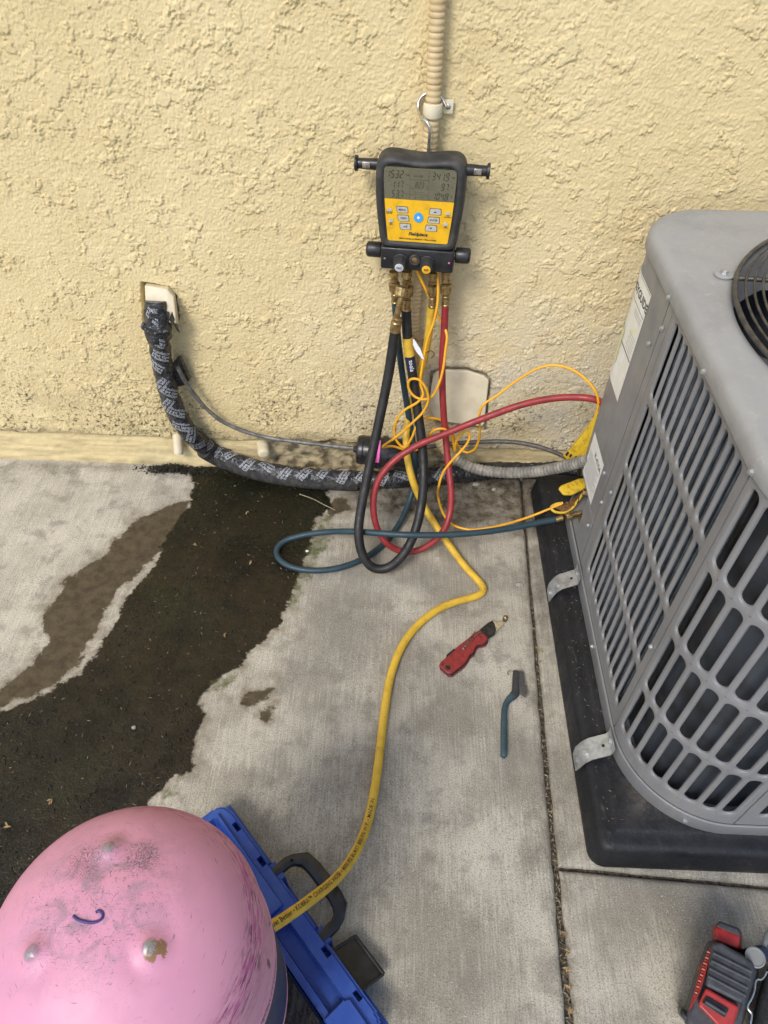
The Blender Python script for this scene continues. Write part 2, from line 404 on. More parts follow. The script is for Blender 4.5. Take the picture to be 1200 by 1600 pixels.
    MT['yellow_cap'] = simple('yellow_cap', (.85, .45, .02), .45)
    MT['glass'] = simple('dark_sight_glass', (.05, .05, .045), .08)
    MT['clamp_yellow'] = simple('grubby_yellow_plastic', (.66, .44, .028), .45, 0, (.40, .25, .02), 90, .45, .72, bump=(200, .4, .0015))
    MT['rust'] = simple('rusty_spring', (.20, .09, .03), .7, .3, (.08, .045, .02), 200)
    # tools
    MT['knife_red'] = simple('red_knife_handle', (.27, .026, .026), .45, 0, (.19, .02, .02), 120, bump=(500, .2, .0005))
    MT['blade_dark'] = simple('dark_blade_holder', (.02, .02, .02), .4, .4, (.05, .05, .05), 200)
    MT['brush_teal'] = simple('teal_plastic', (.026, .058, .074), .5, 0, (.040, .075, .090), 60)
    MT['brush_dark'] = simple('charcoal_plastic', (.03, .033, .036), .5, 0, (.05, .05, .052), 80)
    MT['bristle'] = simple('steel_bristles', (.20, .185, .165), .5, .5, (.10, .09, .08), 400)
    MT['case'] = simple('blue_case_plastic', (.016, .058, .30), .45, 0, (.030, .082, .34), 28, bump=(420, .3, .0007))
    MT['tool_red'] = simple('red_tool_plastic', (.36, .024, .022), .42, 0, (.27, .02, .02), 60)
    MT['tool_grey'] = simple('charcoal_rubber', (.040, .042, .050), .6, 0, (.06, .062, .07), 90, bump=(500, .35, .0008))
    MT['bag'] = simple('black_canvas', (.016, .016, .017), .85, 0, (.03, .03, .032), 140, bump=(700, .6, .0015))
    MT['navy'] = simple('navy_plastic', (.016, .022, .045), .45)
    MT['grey_disc'] = simple('grey_plastic', (.20, .21, .205), .5)
    MT['leaf'] = simple('dry_leaf', (.33, .23, .11), .8, 0, (.22, .145, .07), 200)
    MT['straw'] = simple('dry_straw', (.34, .28, .18), .8, 0, (.18, .14, .09), 200)
    MT['pebble'] = simple('pebble', (.36, .33, .28), .85, 0, (.22, .20, .17), 150)
    MT['moss'] = simple('dark_moss', (.016, .015, .009), .95, 0, (.050, .042, .022), 60, bump=(300, 1., .006))
build_materials()

# ================================================================== SETTING: ground
gp = mk('ground', [(-40, -60, -.05), (40, -60, -.05), (40, 20, -.05), (-40, 20, -.05)], [(0, 1, 2, 3)], MT['ground'])
tag(gp, kind='structure')
WET = [(-0.4954, 0.0021), (-0.484, -0.0496), (-0.4708, -0.1097), (-0.4804, -0.1539), (-0.4989, -0.2185), (-0.5011, -0.2678), (-0.5036, -0.308), (-0.5168, -0.3576), (-0.5427, -0.4008), (-0.5482, -0.468), (-0.5583, -0.5313), (-0.5778, -0.5789), (-0.6415, -0.638), (-0.6961, -0.6673), (-0.8124, -0.7178), (-1.0521, -0.8401), (-0.8948, -1.2064), (-0.5508, -1.2267), (-0.5044, -1.1392), (-0.4854, -1.0485), (-0.4579, -0.9631), (-0.4064, -0.8666), (-0.3801, -0.8149), (-0.3589, -0.7782), (-0.3264, -0.7612), (-0.3305, -0.6957), (-0.3297, -0.6496), (-0.3395, -0.6254), (-0.3197, -0.5871), (-0.2845, -0.5594), (-0.2524, -0.5121), (-0.2124, -0.453), (-0.1973, -0.3851), (-0.1874, -0.3057), (-0.1699, -0.218), (-0.168, -0.1629), (-0.13, -0.1222), (-0.1542, -0.0854), (-0.1411, -0.0411), (-0.1461, 0.0202)]
DAMP = [(-0.4735, -0.0906), (-0.4733, -0.112), (-0.525, -0.1417), (-0.5883, -0.1934), (-0.6284, -0.3049), (-0.6777, -0.353), (-0.6855, -0.4007), (-0.6957, -0.4606), (-0.6692, -0.5156), (-0.6753, -0.5635), (-0.7063, -0.6157), (-0.7132, -0.6253), (-0.8702, -0.6707), (-0.846, -0.7191), (-0.6992, -0.6598), (-0.6509, -0.6319), (-0.5885, -0.5724), (-0.58, -0.522), (-0.5726, -0.4472), (-0.5612, -0.3783), (-0.5411, -0.3536), (-0.5132, -0.3085), (-0.4865, -0.2522), (-0.4583, -0.1528)]
DAMPS = [[(-0.2704, -0.6329), (-0.2487, -0.6057), (-0.2022, -0.5943), (-0.2165, -0.6123), (-0.2512, -0.6412)], [(-0.2291, -0.6543), (-0.2017, -0.6327), (-0.1929, -0.6452), (-0.2135, -0.665)], [(-0.1649, -0.1177), (-0.1143, -0.0898), (-0.0968, -0.1247), (-0.1386, -0.1615)]]
MOSSES = [[(-0.1651, -0.1628), (-0.1303, -0.1367), (-0.1367, -0.2355), (-0.1662, -0.3363), (-0.1839, -0.3249), (-0.1713, -0.2181)], [(-0.1882, -0.3111), (-0.1708, -0.3191), (-0.1864, -0.4204), (-0.2084, -0.4133)], [(-0.3777, -0.8159), (-0.3452, -0.7709), (-0.3363, -0.7905), (-0.3624, -0.8258)], [(-0.3258, -0.5928), (-0.2806, -0.5606), (-0.2845, -0.5802), (-0.3189, -0.6153)]]
DIRTS = [[(-0.1526, 0.0036), (0.4617, 0.0586), (0.4265, -0.1699), (0.3337, -0.213), (0.2362, -0.1712), (0.1328, -0.1996), (0.0013, -0.1547), (-0.0961, -0.135)], [(-1.0414, -0.0122), (-0.4933, 0.0069), (-0.4853, -0.0295), (-0.7213, -0.0256), (-1.0316, -0.0348)], [(0.2976, -0.2148), (0.3482, -0.2124), (0.3321, -0.4672), (0.3013, -0.4686)]]
def smax(x, y, polys):
    d = None
    for p in polys:
        k = poly_sdf(x, y, p); d = k if d is None else np.maximum(d, k)
    return d
def seam_x(y): return .319+.0393*y
def seam_y(x): return -.894-.051*(x-.3)
def ground_attrs(o, X, Y):
    fattr(o, 'wet', poly_sdf(X, Y, WET)); fattr(o, 'damp', smax(X, Y, [DAMP]+DAMPS))
    fattr(o, 'moss', smax(X, Y, MOSSES)); fattr(o, 'dirt', np.maximum(smax(X, Y, DIRTS), .012-np.abs(X-seam_x(Y))))
def slab(name, xs, ys, fx, fy, ex, ey):
    """xs, ys nominal coordinates; fx, fy bend them; ex, ey distance-to-edge functions"""
    X, Y = np.meshgrid(xs, ys, indexing='ij')
    X2 = fx(X, Y); Y2 = fy(X, Y)
    Z = .0016*fbm(X2*3, Y2*3, 3, 2)+.0006*fbm(X2*60, Y2*60, 3, 3)
    e = np.minimum(ex(X, Y), ey(X, Y)); chip = .0035+.003*np.clip(fbm(X2*45, Y2*45, 3, 9), -.6, 1)
    Z = Z-.006*np.exp(-np.clip(e, 0, 1)/chip)
    P = np.stack([X2, Y2, Z], -1)
    # skirts
    def drop(A): B = A.copy(); B[..., 2] = -.045; return B
    P = np.concatenate([drop(P[:1]), P, drop(P[-1:])], 0); P = np.concatenate([drop(P[:, :1]), P, drop(P[:, -1:])], 1)
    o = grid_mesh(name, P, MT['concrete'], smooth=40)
    ground_attrs(o, P[..., 0], P[..., 1])
    tag(o, kind='structure'); return o
def steps(*seg):
    out = [seg[0][0]]
    for a, b, s in seg: out += list(np.linspace(a, b, max(1, int(round(abs(b-a)/s)))+1)[1:])
    return np.array(out)
gapw = lambda y: .0026+.0032*np.clip((-y-.25)/.8, 0, 1)
wob = lambda y: .0022*fbm(y*22, y*0+3.3, 4, 21)
slab('concrete_slab', steps((-6, -1.5, .5), (-1.5, .25, .006), (.25, .29, .004), (.29, .3, .0014)), steps((-6, -1.5, .5), (-1.5, .02, .006)),
     lambda X, Y: X+(seam_x(Y)-gapw(Y)+wob(Y)-.3)*sstep(-.4, .3, X), lambda X, Y: Y, lambda X, Y: .3-X, lambda X, Y: X*0+9)
slab('concrete_slab', steps((.3, .31, .0014), (.31, .42, .005), (.42, 1.2, .03), (1.2, 6, .6)), steps((-.9, -.89, .0014), (-.89, -.8, .005), (-.8, .02, .008)),
     lambda X, Y: X+(seam_x(Y)+gapw(Y)+wob(Y+5)-.3)*sstep(.9, .3, X), lambda X, Y: Y+(seam_y(X)+.0032+.0012*fbm(X*20, X*0, 3, 4)+.9)*sstep(-.2, -.9, Y),
     lambda X, Y: X-.3, lambda X, Y: Y+.9)
slab('concrete_slab', steps((.3, .31, .0014), (.31, .9, .006), (.9, 1.2, .03), (1.2, 6, .6)), steps((-6, -1.5, .5), (-1.5, -.91, .006), (-.91, -.9, .0014)),
     lambda X, Y: X+(seam_x(Y)+gapw(Y)+wob(Y+5)-.3)*sstep(.9, .3, X), lambda X, Y: Y+(seam_y(X)-.0032+.9)*sstep(-1.6, -.9, Y),
     lambda X, Y: X-.3, lambda X, Y: -.9-Y)
jx, jy = np.meshgrid(np.arange(.2, .42, .004), np.arange(-1.6, .03, .006), indexing='ij')
o = grid_mesh('joint_soil', np.stack([jx, jy, -.010+.004*fbm(jx*60, jy*60, 3, 8)], -1), MT['soil']); tag(o, kind='structure')
jx, jy = np.meshgrid(np.arange(.42, 1.4, .01), np.arange(-1.0, -.85, .006), indexing='ij')
o = grid_mesh('joint_soil', np.stack([jx, jy, -.010+.004*fbm(jx*60, jy*60, 3, 8)], -1), MT['soil']); tag(o, kind='structure')

# ================================================================== stucco wall
wall = empty('stucco_wall', (0, 0, 0))
tag(wall, 'pale yellow stucco house wall with rough torn lace texture', 'wall')
SLEEVE = [(-0.5038, 0.4902), (-0.4537, 0.4824), (-0.442, 0.4648), (-0.4462, 0.41), (-0.4723, 0.3911), (-0.5197, 0.3983)]
PLATE = [(0.0792, 0.3024), (0.0988, 0.3147), (0.1505, 0.3168), (0.1932, 0.3021), (0.2065, 0.2842), (0.2096, 0.1556), (0.143, 0.1602), (0.0764, 0.1704)]
def stucco_h(x, z):
    a = fbm(x*75, z*75, 3, 1); b = fbm(x*75+9, z*75, 3, 2)
    wx = x+.005*a; wz = z+.005*b
    n1 = fbm(wx*13, wz*15, 6, 11, .70); n2 = fbm(wx*30+3, wz*34, 5, 23, .70); n3 = fbm(wx*19+7, wz*16, 6, 37, .70)
    zone = sstep(-.25, .35, fbm(x*3.1, z*3.1, 3, 5)); zone2 = sstep(-.25, .3, fbm(x*4.3+5, z*4.3, 3, 15))
    p1 = sstep(.155, .185, n1)*(.3+.7*zone2); p2 = sstep(.12, .15, n2)*(.15+.85*zone); p3 = sstep(.22, .25, n3)
    flat = np.clip(p1+p3, 0, 1)
    crev = np.exp(-((n1-.150)/.012)**2)*(.2+.8*zone2)+.8*np.exp(-((n3-.215)/.012)**2)+.5*np.exp(-((n2-.115)/.014)**2)*zone*(1-flat)
    h = -.0013*np.clip(crev, 0, 1)+.0021*p1+.0014*p2*(1-.6*flat)+.0023*p3
    g = .0012*fbm(x*230, z*230, 2, 31, .6)+.0009*fbm(wx*110, wz*110, 3, 41, .65)
    return h+g*(1-.6*flat)+.0025*fbm(x*1.7, z*1.7, 2, 6)
xs = steps((-7, -1.25, .45), (-1.25, -1.02, .004), (-1.02, .62, .0017), (.62, 1.1, .004), (1.1, 7, .45)); zs = steps((.084, 1.0, .0017), (1.0, 1.2, .004), (1.2, 3.2, .3))
X, Z = np.meshgrid(xs, zs, indexing='ij')
H = stucco_h(X, Z)
sdp = poly_sdf(X, Z, SLEEVE); H = H-.030*sstep(-.0025, .0015, sdp+.0022*fbm(X*70, Z*70, 2, 3))
sp = poly_sdf(X, Z, PLATE); H = H-.014*sstep(-.0035, -.0005, sp+.003*fbm(X*60, Z*60, 3, 13)); H = H+.0025*np.exp(-((sp+.012)/.008)**2)*(fbm(X*30, Z*30, 3, 8) > -.1)
lip = .0875+.004*fbm(X*9, X*0, 3, 14)+.012*sstep(-.34, -.28, X)*sstep(.1, .0, X)*(.5+fbm(X*25, X*0+2, 3, 15))
H = H-.016*(1-sstep(0, .007, Z-lip))
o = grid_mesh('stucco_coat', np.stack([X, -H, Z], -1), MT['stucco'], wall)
speck = sstep(.16, .34, fbm(X*95, Z*95, 4, 51, .65)); crack = 1-sstep(.0, .035, np.abs(fbm(X*26+.2*fbm(X*80, Z*80, 2, 3), Z*30, 4, 11, .6)-.12))
patch = sstep(.02, .30, fbm(X*4.5, Z*5.5, 3, 61)+.30-np.abs(Z-.2)*1.1+.25*sstep(-.55, -.75, X))
low = sstep(.40, .10, Z)
grime = np.clip(speck*patch*low*.95+crack*patch*low*.75+crack*.16*sstep(-.1, .3, fbm(X*3, Z*3, 2, 7)), 0, 1)
stain = sstep(.13, .085, Z)*sstep(-.42, -.3, X)*sstep(.15, .02, X)*(.35+.9*np.clip(fbm(X*30, Z*30, 4, 71), 0, 1))
ring = np.exp(-np.clip(-sp, 0, 1)/.004)*(sp < 0)*sstep(.0, .3, fbm(X*25, Z*25, 3, 12)+.1)*.6
splash = .55*sstep(.150, .090, Z)*np.clip(.25+1.3*fbm(X*16, Z*45, 4, 73), 0, 1)+.16*sstep(.34, .1, Z)*sstep(-.05, .35, fbm(X*7, Z*9, 4, 74))
fattr(o, 'grime', np.clip(grime+stain*.8+ring+splash, 0, .93)); fattr(o, 'pale', np.clip(sstep(-.35, .25, X)*sstep(.75, .2, Z)*.75, 0, 1))  # pale: wall greyed at lower right, partly painted cool shade, partly dust
# recessed base band under the stucco lip
xs = steps((-7, -1.25, .45), (-1.25, .6, .0035), (.6, 7, .45)); zs = steps((-.045, .106, .0035))
X, Z = np.meshgrid(xs, zs, indexing='ij')
er = sstep(-.34, -.27, X)*sstep(.35, .05, X)
H = -.007+.0016*fbm(X*14, Z*130, 3, 81)+.0014*fbm(X*70, Z*90, 3, 82)+er*(-.005+.007*fbm(X*38, Z*40, 4, 83))+.004*sstep(.03, .0, Z)
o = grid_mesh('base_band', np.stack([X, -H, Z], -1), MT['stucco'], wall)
g = er*(.30+.55*sstep(-.1, .3, fbm(X*40, Z*40, 4, 84)))+sstep(.022, .0, Z)*.35*(.5+fbm(X*30, Z*30, 3, 85))
g = g+.45*np.clip(fbm(X*11, Z*60, 4, 86)+.15, 0, 1)
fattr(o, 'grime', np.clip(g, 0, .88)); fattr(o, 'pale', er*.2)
rbox('wall_core', (0, .14, 1.55), (14, .18, 3.3), 0, MT['stucco'], wall)

# ================================================================== pad under the condenser
def rr_loop(x0, x1, y0, y1, r, z, off=0., n=8):
    x0 -= off; x1 += off; y0 -= off; y1 += off; r = max(.002, r+off); L = []
    for cx, cy, a0 in ((x1-r, y1-r, 0), (x0+r, y1-r, 90), (x0+r, y0+r, 180), (x1-r, y0+r, 270)):
        for k in range(n+1):
            a = R(a0+90*k/n); L.append((cx+r*math.cos(a), cy+r*math.sin(a), z))
    return L
PX0, PX1, PY0, PY1 = .338, 1.17, -.889, -.035
pl = [(0, 0), (.003, .003), (.003, .010), (-.003, .046), (-.0055, .0525), (-.0095, .0565), (-.015, .0582), (-.022, .0588), (-.030, .0590), (-.034, .0612), (-.038, .0625), (-.048, .0625), (-.06, .0625), (-.075, .0625), (-.10, .0625), (-.2, .0625), (-.3, .0625)]
pad = rings('equipment_pad', [rr_loop(PX0, PX1, PY0, PY1, .022, z, o, 14) for o, z in pl], MT['pad'], smooth=50)
tag(pad, 'black plastic equipment pad under the grey air conditioner', 'pad')
co = np.array([v.co for v in pad.data.vertices])
fattr(pad, 'dust', .0035*(co[:, 2] > .05)+.05*np.exp(-(np.hypot(co[:, 0]-.47, co[:, 1]+.835)/.05)**2)*(co[:, 2] > .06))


# ================================================================== condenser unit
X0, X1, Y0, Y1, RF, RB = .388, 1.118, -.852, -.11, .152, .10
SJ = -.344                                    # y of the first panel joint, s = 0 there
def outline(s, d=0.):
    """s runs along the cabinet from the joint toward the viewer, then to the right; d is outward"""
    SB, SF = -(Y1-RB-SJ), SJ-(Y0+RF)          # ends of the flat left face
    if s < SB:
        a = (SB-s)/RB
        if a < math.pi/2: n = (-math.cos(a), math.sin(a)); c = (X0+RB, Y1-RB); return (c[0]+n[0]*(RB+d), c[1]+n[1]*(RB+d)), n
        t = SB-s-RB*math.pi/2; return (X0+RB+t, Y1+d), (0, 1)
    if s <= SF: return (X0-d, SJ-s), (-1, 0)
    s -= SF; a = s/RF
    if a <= math.pi/2: n = (-math.cos(a), -math.sin(a)); c = (X0+RF, Y0+RF); return (c[0]+n[0]*(RF+d), c[1]+n[1]*(RF+d)), n
    s -= RF*math.pi/2; L = X1-X0-2*RF
    if s <= L: return (X0+RF+s, Y0-d), (0, -1)
    a = (s-L)/RF
    if a <= math.pi/2: n = (math.sin(a), -math.cos(a)); c = (X1-RF, Y0+RF); return (c[0]+n[0]*(RF+d), c[1]+n[1]*(RF+d)), n
    t = s-L-RF*math.pi/2; return (X1+d, Y0+RF+t), (1, 0)
SF = SJ-(Y0+RF); AL = RF*math.pi/2; FL = X1-X0-2*RF; SFR = SF+AL
def S(s, z, d=0.): (x, y), n = outline(s, d); return (x, y, z)
SBK = -(Y1-RB-SJ)-RB*math.pi/2                # start of the back face
SEND = SFR+FL+AL+(Y1-Y0-RF-RB)                # end of the right face
def cab_loop(d, z, n=200):
    L = [S(SBK+(SEND-SBK)*k/n, z, d) for k in range(n+1)]
    cx, cy = X1-RB, Y1-RB
    L += [(cx+(RB+d)*math.cos(R(90*k/12)), cy+(RB+d)*math.sin(R(90*k/12)), z) for k in range(1, 13)]
    return L
ac = empty('air_conditioner', (.753, -.481, .0625))
tag(ac, 'grey outdoor air conditioner condenser with slotted side panels standing on black pad', 'air conditioner')
acin = Vector(ac.location)
def keep(o):
    o.parent = ac; o.matrix_parent_inverse = Matrix.Translation(-acin); return o
def sub(o, p):
    o.parent = p; return o
# base pan with upturned lip
lp = [(-.02, .0635), (.0035, .0635), (.0045, .066), (.0045, .096), (.0032, .0975), (.0015, .0975), (.0012, .094), (-.004, .0885)]
keep(rings('base_pan', [cab_loop(d, z) for d, z in lp], MT['ac'], smooth=35))
# coil behind the grilles, and dark inner core
keep(rings('coil', [cab_loop(-.030, .080), cab_loop(-.030, .69)], MT['coil'], cap=(False, False), smooth=60))
def sheet(name, s0, s1, z0, z1, mat, d=0., ret=.008, ns=None, label=None):
    ns = ns or max(2, int((s1-s0)/.008)); ss = np.linspace(s0, s1, ns+1); zz = np.linspace(z0, z1, 3)
    v, f = [], []
    def strip(pts):
        b = len(v); n = len(pts[0])
        for row in pts: v.extend(row)
        for a in range(len(pts)-1):
            for k in range(n-1): f.append((b+a*n+k, b+a*n+k+1, b+(a+1)*n+k+1, b+(a+1)*n+k))
    strip([[S(s, z1, d-ret) for s in ss], [S(s, z1, d-.0008) for s in ss], [S(s, z1-.0008, d) for s in ss], [S(s, z0+.0008, d) for s in ss], [S(s, z0, d-.0008) for s in ss], [S(s, z0, d-ret) for s in ss]])
    strip([[S(s0, z, d-ret) for z in (z0, z1)], [S(s0, z, d-.0003) for z in (z0, z1)]]); strip([[S(s1, z, d-.0003) for z in (z0, z1)], [S(s1, z, d-ret) for z in (z0, z1)]])
    return keep(mk(name, v, f, mat, None, 30))
ROWS = [(.1305, .2485), (.2620, .3895), (.4045, .5325), (.5470, .6735)]
def louver(name, s0, s1, c0, pitch, nc, z0=.0985, z1=.684, sw=.0180):
    v, f = [], []
    def Sd(s, z, d): v.append(S(s, z, d)); return len(v)-1
    ce = [c0+pitch*(k-.5) for k in range(nc+1)]; re = [.1235]+[(ROWS[k][1]+ROWS[k+1][0])/2 for k in range(3)]+[.6795]
    K = 7; q = []                                            # stadium outline, unit offsets
    for k in range(K+1): q.append(('t', math.pi*k/K))
    for k in range(K+1): q.append(('b', math.pi+math.pi*k/K))
    D0 = .0010
    for c in range(nc):
        for r_ in range(4):
            a, b = ROWS[r_]; sc = c0+pitch*c; w = sw/2; L = []
            for e, d in ((None, D0), (.0020, D0-.0003), (.0007, .0002), (0, -.0012), (-.0002, -.0034)):
                l = []
                for t, an in q:
                    if e is None:                              # cell rectangle
                        cs, sn = math.cos(an), math.sin(an); s_ = ce[c]+(ce[c+1]-ce[c])*(.5+.5*max(-1, min(1, cs*1.35)))
                        z_ = re[r_+1] if t == 't' else re[r_]
                        if abs(sn) < .45: z_ = (b-w if t == 't' else a+w)+(z_-(b-w if t == 't' else a+w))*abs(sn)/.45
                        l.append(Sd(s_, z_, d))
                    else:
                        rr_ = w+e; zc = b-w if t == 't' else a+w
                        l.append(Sd(sc+rr_*math.cos(an), zc+rr_*math.sin(an), d))
                L.append(l)
            n = len(q)
            for k in range(len(L)-1):
                for i in range(n):
                    j = (i+1) % n; f.append((L[k][i], L[k][j], L[k+1][j], L[k+1][i]))
    def quad(sa, sb, za, zb, n=1, dl=D0, dr=D0):
        for k in range(n):
            a_, b_ = sa+(sb-sa)*k/n, sa+(sb-sa)*(k+1)/n
            f.append((Sd(a_, za, dl), Sd(b_, za, dr), Sd(b_, zb, dr), Sd(a_, zb, dl)))
    m = max(2, int((s1-s0)/.006))
    quad(s0, s1, z0, re[0], m); quad(s0, s1, re[-1], z1, m)
    quad(s0, ce[0], re[0], re[-1], max(1, int((ce[0]-s0)/.006))); quad(ce[-1], s1, re[0], re[-1], max(1, int((s1-ce[-1])/.006)))
    for s_ in (s0, s1): f.append((Sd(s_, z0, D0), Sd(s_, z1, D0), Sd(s_, z1, -.012), Sd(s_, z0, -.012)))
    return keep(mk(name, v, f, MT['ac'], None, 60))
svc = sheet('service_panel', -.30, -.0022, .214, .684, MT['ac'])
sheet('corner_post', .0000, .0215, .0985, .684, MT['ac'])
sheet('corner_post', -.070, -.0022, .0985, .2115, MT['ac'])
sheet('rear_panel', -.62, -.302, .0985, .684, MT['ac'])
louver('louver_panel', .0245, SF-.0015, .0505, .02525, 12)
louver('louver_panel', SF+.0015, SFR-.0015, SF+.0215, .0279, 8, sw=.0192)
louver('louver_panel', SFR+.001, SFR+FL-.001, SFR+.0325, .0279, 13, sw=.0192)
louver('louver_panel', SFR+FL+.001, SFR+FL+AL-.001, SFR+FL+.0215, .0279, 8, sw=.0192)
louver('louver_panel', SFR+FL+AL+.001, SEND-.02, SFR+FL+AL+.035, .0279, 16, sw=.0192)
rod0 = lathe('coil_rod', (0, 0, .0985), (0, 0, 1), [(0, .0032), (.58, .0032)], simple('blue_grey_coil_tube', (.13, .155, .185), .45, .3, (.075, .09, .11), 40), None, 8, smooth=60)
for k in range(25):
    o = rod0 if k == 0 else bpy.data.objects.new('coil_rod', rod0.data)
    if k: COL.objects.link(o)
    p = S(.040+.0126*k, 0, -.021); o.location = (p[0], p[1], 0); keep(o)
# lid with fan opening
FC = (.753, -.481)
base = cab_loop(0, 0)
def circ(r, z):
    L = []
    for x, y, _ in base:
        a = math.atan2(y-FC[1], x-FC[0]); L.append((FC[0]+r*math.cos(a), FC[1]+r*math.sin(a), z))
    return L
def blend(t, z, r=.330, d=-.02):
    A = cab_loop(d, z); B = circ(r, z); return [tuple(a*(1-t)+b*t for a, b in zip(p, q_)) for p, q_ in zip(A, B)]
lid = [cab_loop(-.006, .6865), cab_loop(.0050, .6855), cab_loop(.0058, .687), cab_loop(.0058, .7025), cab_loop(.0050, .7075), cab_loop(.0025, .7118), cab_loop(-.0015, .7148), cab_loop(-.007, .7166), cab_loop(-.02, .7172)]
lid += [blend(.25, .718), blend(.55, .7192), blend(.85, .720), circ(.328, .7202), circ(.324, .7198), circ(.320, .718), circ(.317, .714), circ(.3145, .704), circ(.312, .64)]
keep(rings('lid', lid, MT['lid'], cap=(False, False), smooth=40))
guard = None
def ring_wire(name, r, z, w, parent):
    v, f = [], []; n, m = 110, 7
    for i in range(n):
        a = 2*math.pi*i/n
        for k in range(m):
            b = 2*math.pi*k/m; rr_ = r+w*math.cos(b); v.append((rr_*math.cos(a), rr_*math.sin(a), z+w*math.sin(b)))
    for i in range(n):
        for k in range(m): f.append((i*m+k, ((i+1) % n)*m+k, ((i+1) % n)*m+(k+1) % m, i*m+(k+1) % m))
    return mk(name, v, f, MT['wire_guard'], parent, 180)
guard = ring_wire('fan_guard', .318, .0, .0035, None); guard.location = (FC[0], FC[1], .7265); keep(guard)
guard.matrix_parent_inverse = Matrix.Translation(-acin)
rz = lambda r: .030*(1-(r/.318)**2)
r_ = .318-.0125; 
while r_ > .05:
    ring_wire('ring_wire', r_, rz(r_), .0018, guard); r_ -= .0104
for k in range(6):
    a = R(155+60*k); p = Path([(r*math.cos(a), r*math.sin(a), rz(r)-.0055) for r in np.linspace(.330, .05, 20)], .015, raw=True)
    tube('spoke', p, .0036, MT['wire_guard'], guard, 8)
for k in range(6):                                     # mounting tabs with hex bolts
    a = R(155+60*k); c = Vector((.334*math.cos(a), .334*math.sin(a), -.005))
    lathe('mount_tab', c, (0, 0, 1), [(-.0012, .012), (0, .0135), (.0016, .0135), (.0024, .0115)], MT['lid'], guard, 20)
    b = lathe('bolt', c+Vector((0, 0, .0022)), (0, 0, 1), [(0, .0075), (.0012, .0075), (.0013, .0048), (.0046, .0046), (.005, .004)], MT['galv'], guard, 6, smooth=20)
# fan
hub = lathe('fan_hub', (FC[0], FC[1], .655), (0, 0, 1), [(0, .05), (.03, .05), (.034, .045), (.05, .03)], MT['black_plastic'], None, 28); keep(hub)
for k in range(3):
    v, f = [], []
    for i in range(9):
        r = .05+.245*i/8; w = .16+.28*i/8
        for j in range(9):
            a = R(120*k+70)+(j/8-.5)*w*3.0; v.append((FC[0]+r*math.cos(a), FC[1]+r*math.sin(a), .655+.055*(j/8-.5)-.006*((j-4)/4)**2))
    for i in range(8):
        for j in range(8): f.append((i*9+j, i*9+j+1, (i+1)*9+j+1, (i+1)*9+j))
    keep(mk('fan_blade', v, f, MT['blade'], None, 180))
keep(lathe('motor', (FC[0], FC[1], .44), (0, 0, 1), [(0, .07), (.01, .075), (.17, .075), (.18, .07)], MT['black_plastic'], None, 24))
# screws (shared mesh)
screw0 = lathe('screw', (0, 0, 0), (0, 0, 1), [(0, .0052), (.0009, .0052), (.0011, .0036), (.0034, .0035), (.0038, .003)], MT['galv'], None, 6, smooth=20)
def put_screw(s, z, d=.0008, first=[True]):
    o = screw0 if first[0] else bpy.data.objects.new('screw', screw0.data)
    if not first[0]: COL.objects.link(o)
    first[0] = False
    (x, y), n = outline(s, d); o.location = (x, y, z); o.rotation_euler = Vector((n[0], n[1], 0)).to_track_quat('Z', 'Y').to_euler()
    keep(o)
for s, z, d in ((.006, .690, .006), (.183, .690, .006), (.364, .690, .006), (.55, .69, .006), (.007, .641, .0008), (-.021, .597, .0008), (-.026, .320, .0008), (.033, .329, .002), (.006, .277, .0008), (-.02, .186, .0008), (.346, .325, .002), (.189, .082, .0048), (.53, .079, .0048), (.72, .082, .0048)): put_screw(s, z, d)
# stickers on the service panel
def plate(name, s0, s1, z0, z1, d, mat, parent, n=16, t=.0003):
    ss = np.linspace(s0, s1, n+1); v = [S(s, z0, d) for s in ss]+[S(s, z1, d) for s in ss]; f = [(k, k+1, n+2+k, n+1+k) for k in range(n)]
    return mk(name, v, f, mat, parent, 60)
def on_cab(s_left, z, d=.0007): return lambda x, y: Vector(S(s_left+x, z+y, d))
st = keep(plate('energy_label', -.205, -.074, .445, .648, .0005, MT['faded'], None))
text_map('lettering', 'ENERGYGUIDE', on_cab(-.204, .622), MT['ink'], st, size=.0196, bold=.03)
for z, h in ((.645, .0008), (.604, .0010), (.5235, .0022)): plate('rule_line', -.203, -.076, z, z+h, .0008, MT['ink'], st)
for k in range(3): plate('rule_line', -.125, -.082, .597-k*.004, .5978-k*.004, .0008, MT['ink_grey'], st)
for k in range(6): plate('rule_line', -.118+.003*(k % 2), -.080, .560-k*.0058, .5608-k*.0058, .0008, MT['ink_grey'], st)
yl = keep(plate('peeling_backing', -.178, -.140, .478, .545, .0016, MT['faded_yellow'], None))
st = keep(plate('refrigerant_label', -.137, -.042, .220, .325, .0006, MT['label'], None))
text_map('lettering', 'R-410A', on_cab(-.100, .300), MT['ink'], st, size=.0165, bold=.02)
for k in range(13):
    plate('rule_line', -.128, -.050-.006*(k % 3), .286-k*.0045, .2869-k*.0045, .0009, MT['ink_grey'], st)
# service valve bodies behind the lower opening
vb = keep(lathe('service_valve', (.425, -.235, .120), (-.92, -.33, -.05), [(-.03, .009), (0, .009), (.001, .011), (.012, .011), (.013, .007), (.03, .007)], MT['brass'], None, 6, smooth=20))
keep(lathe('service_valve', (.430, -.20, .150), (-.9, .2, .0), [(-.03, .010), (.0, .010), (.001, .013), (.012, .013), (.013, .008), (.026, .008)], MT['brass'], None, 6, smooth=20))

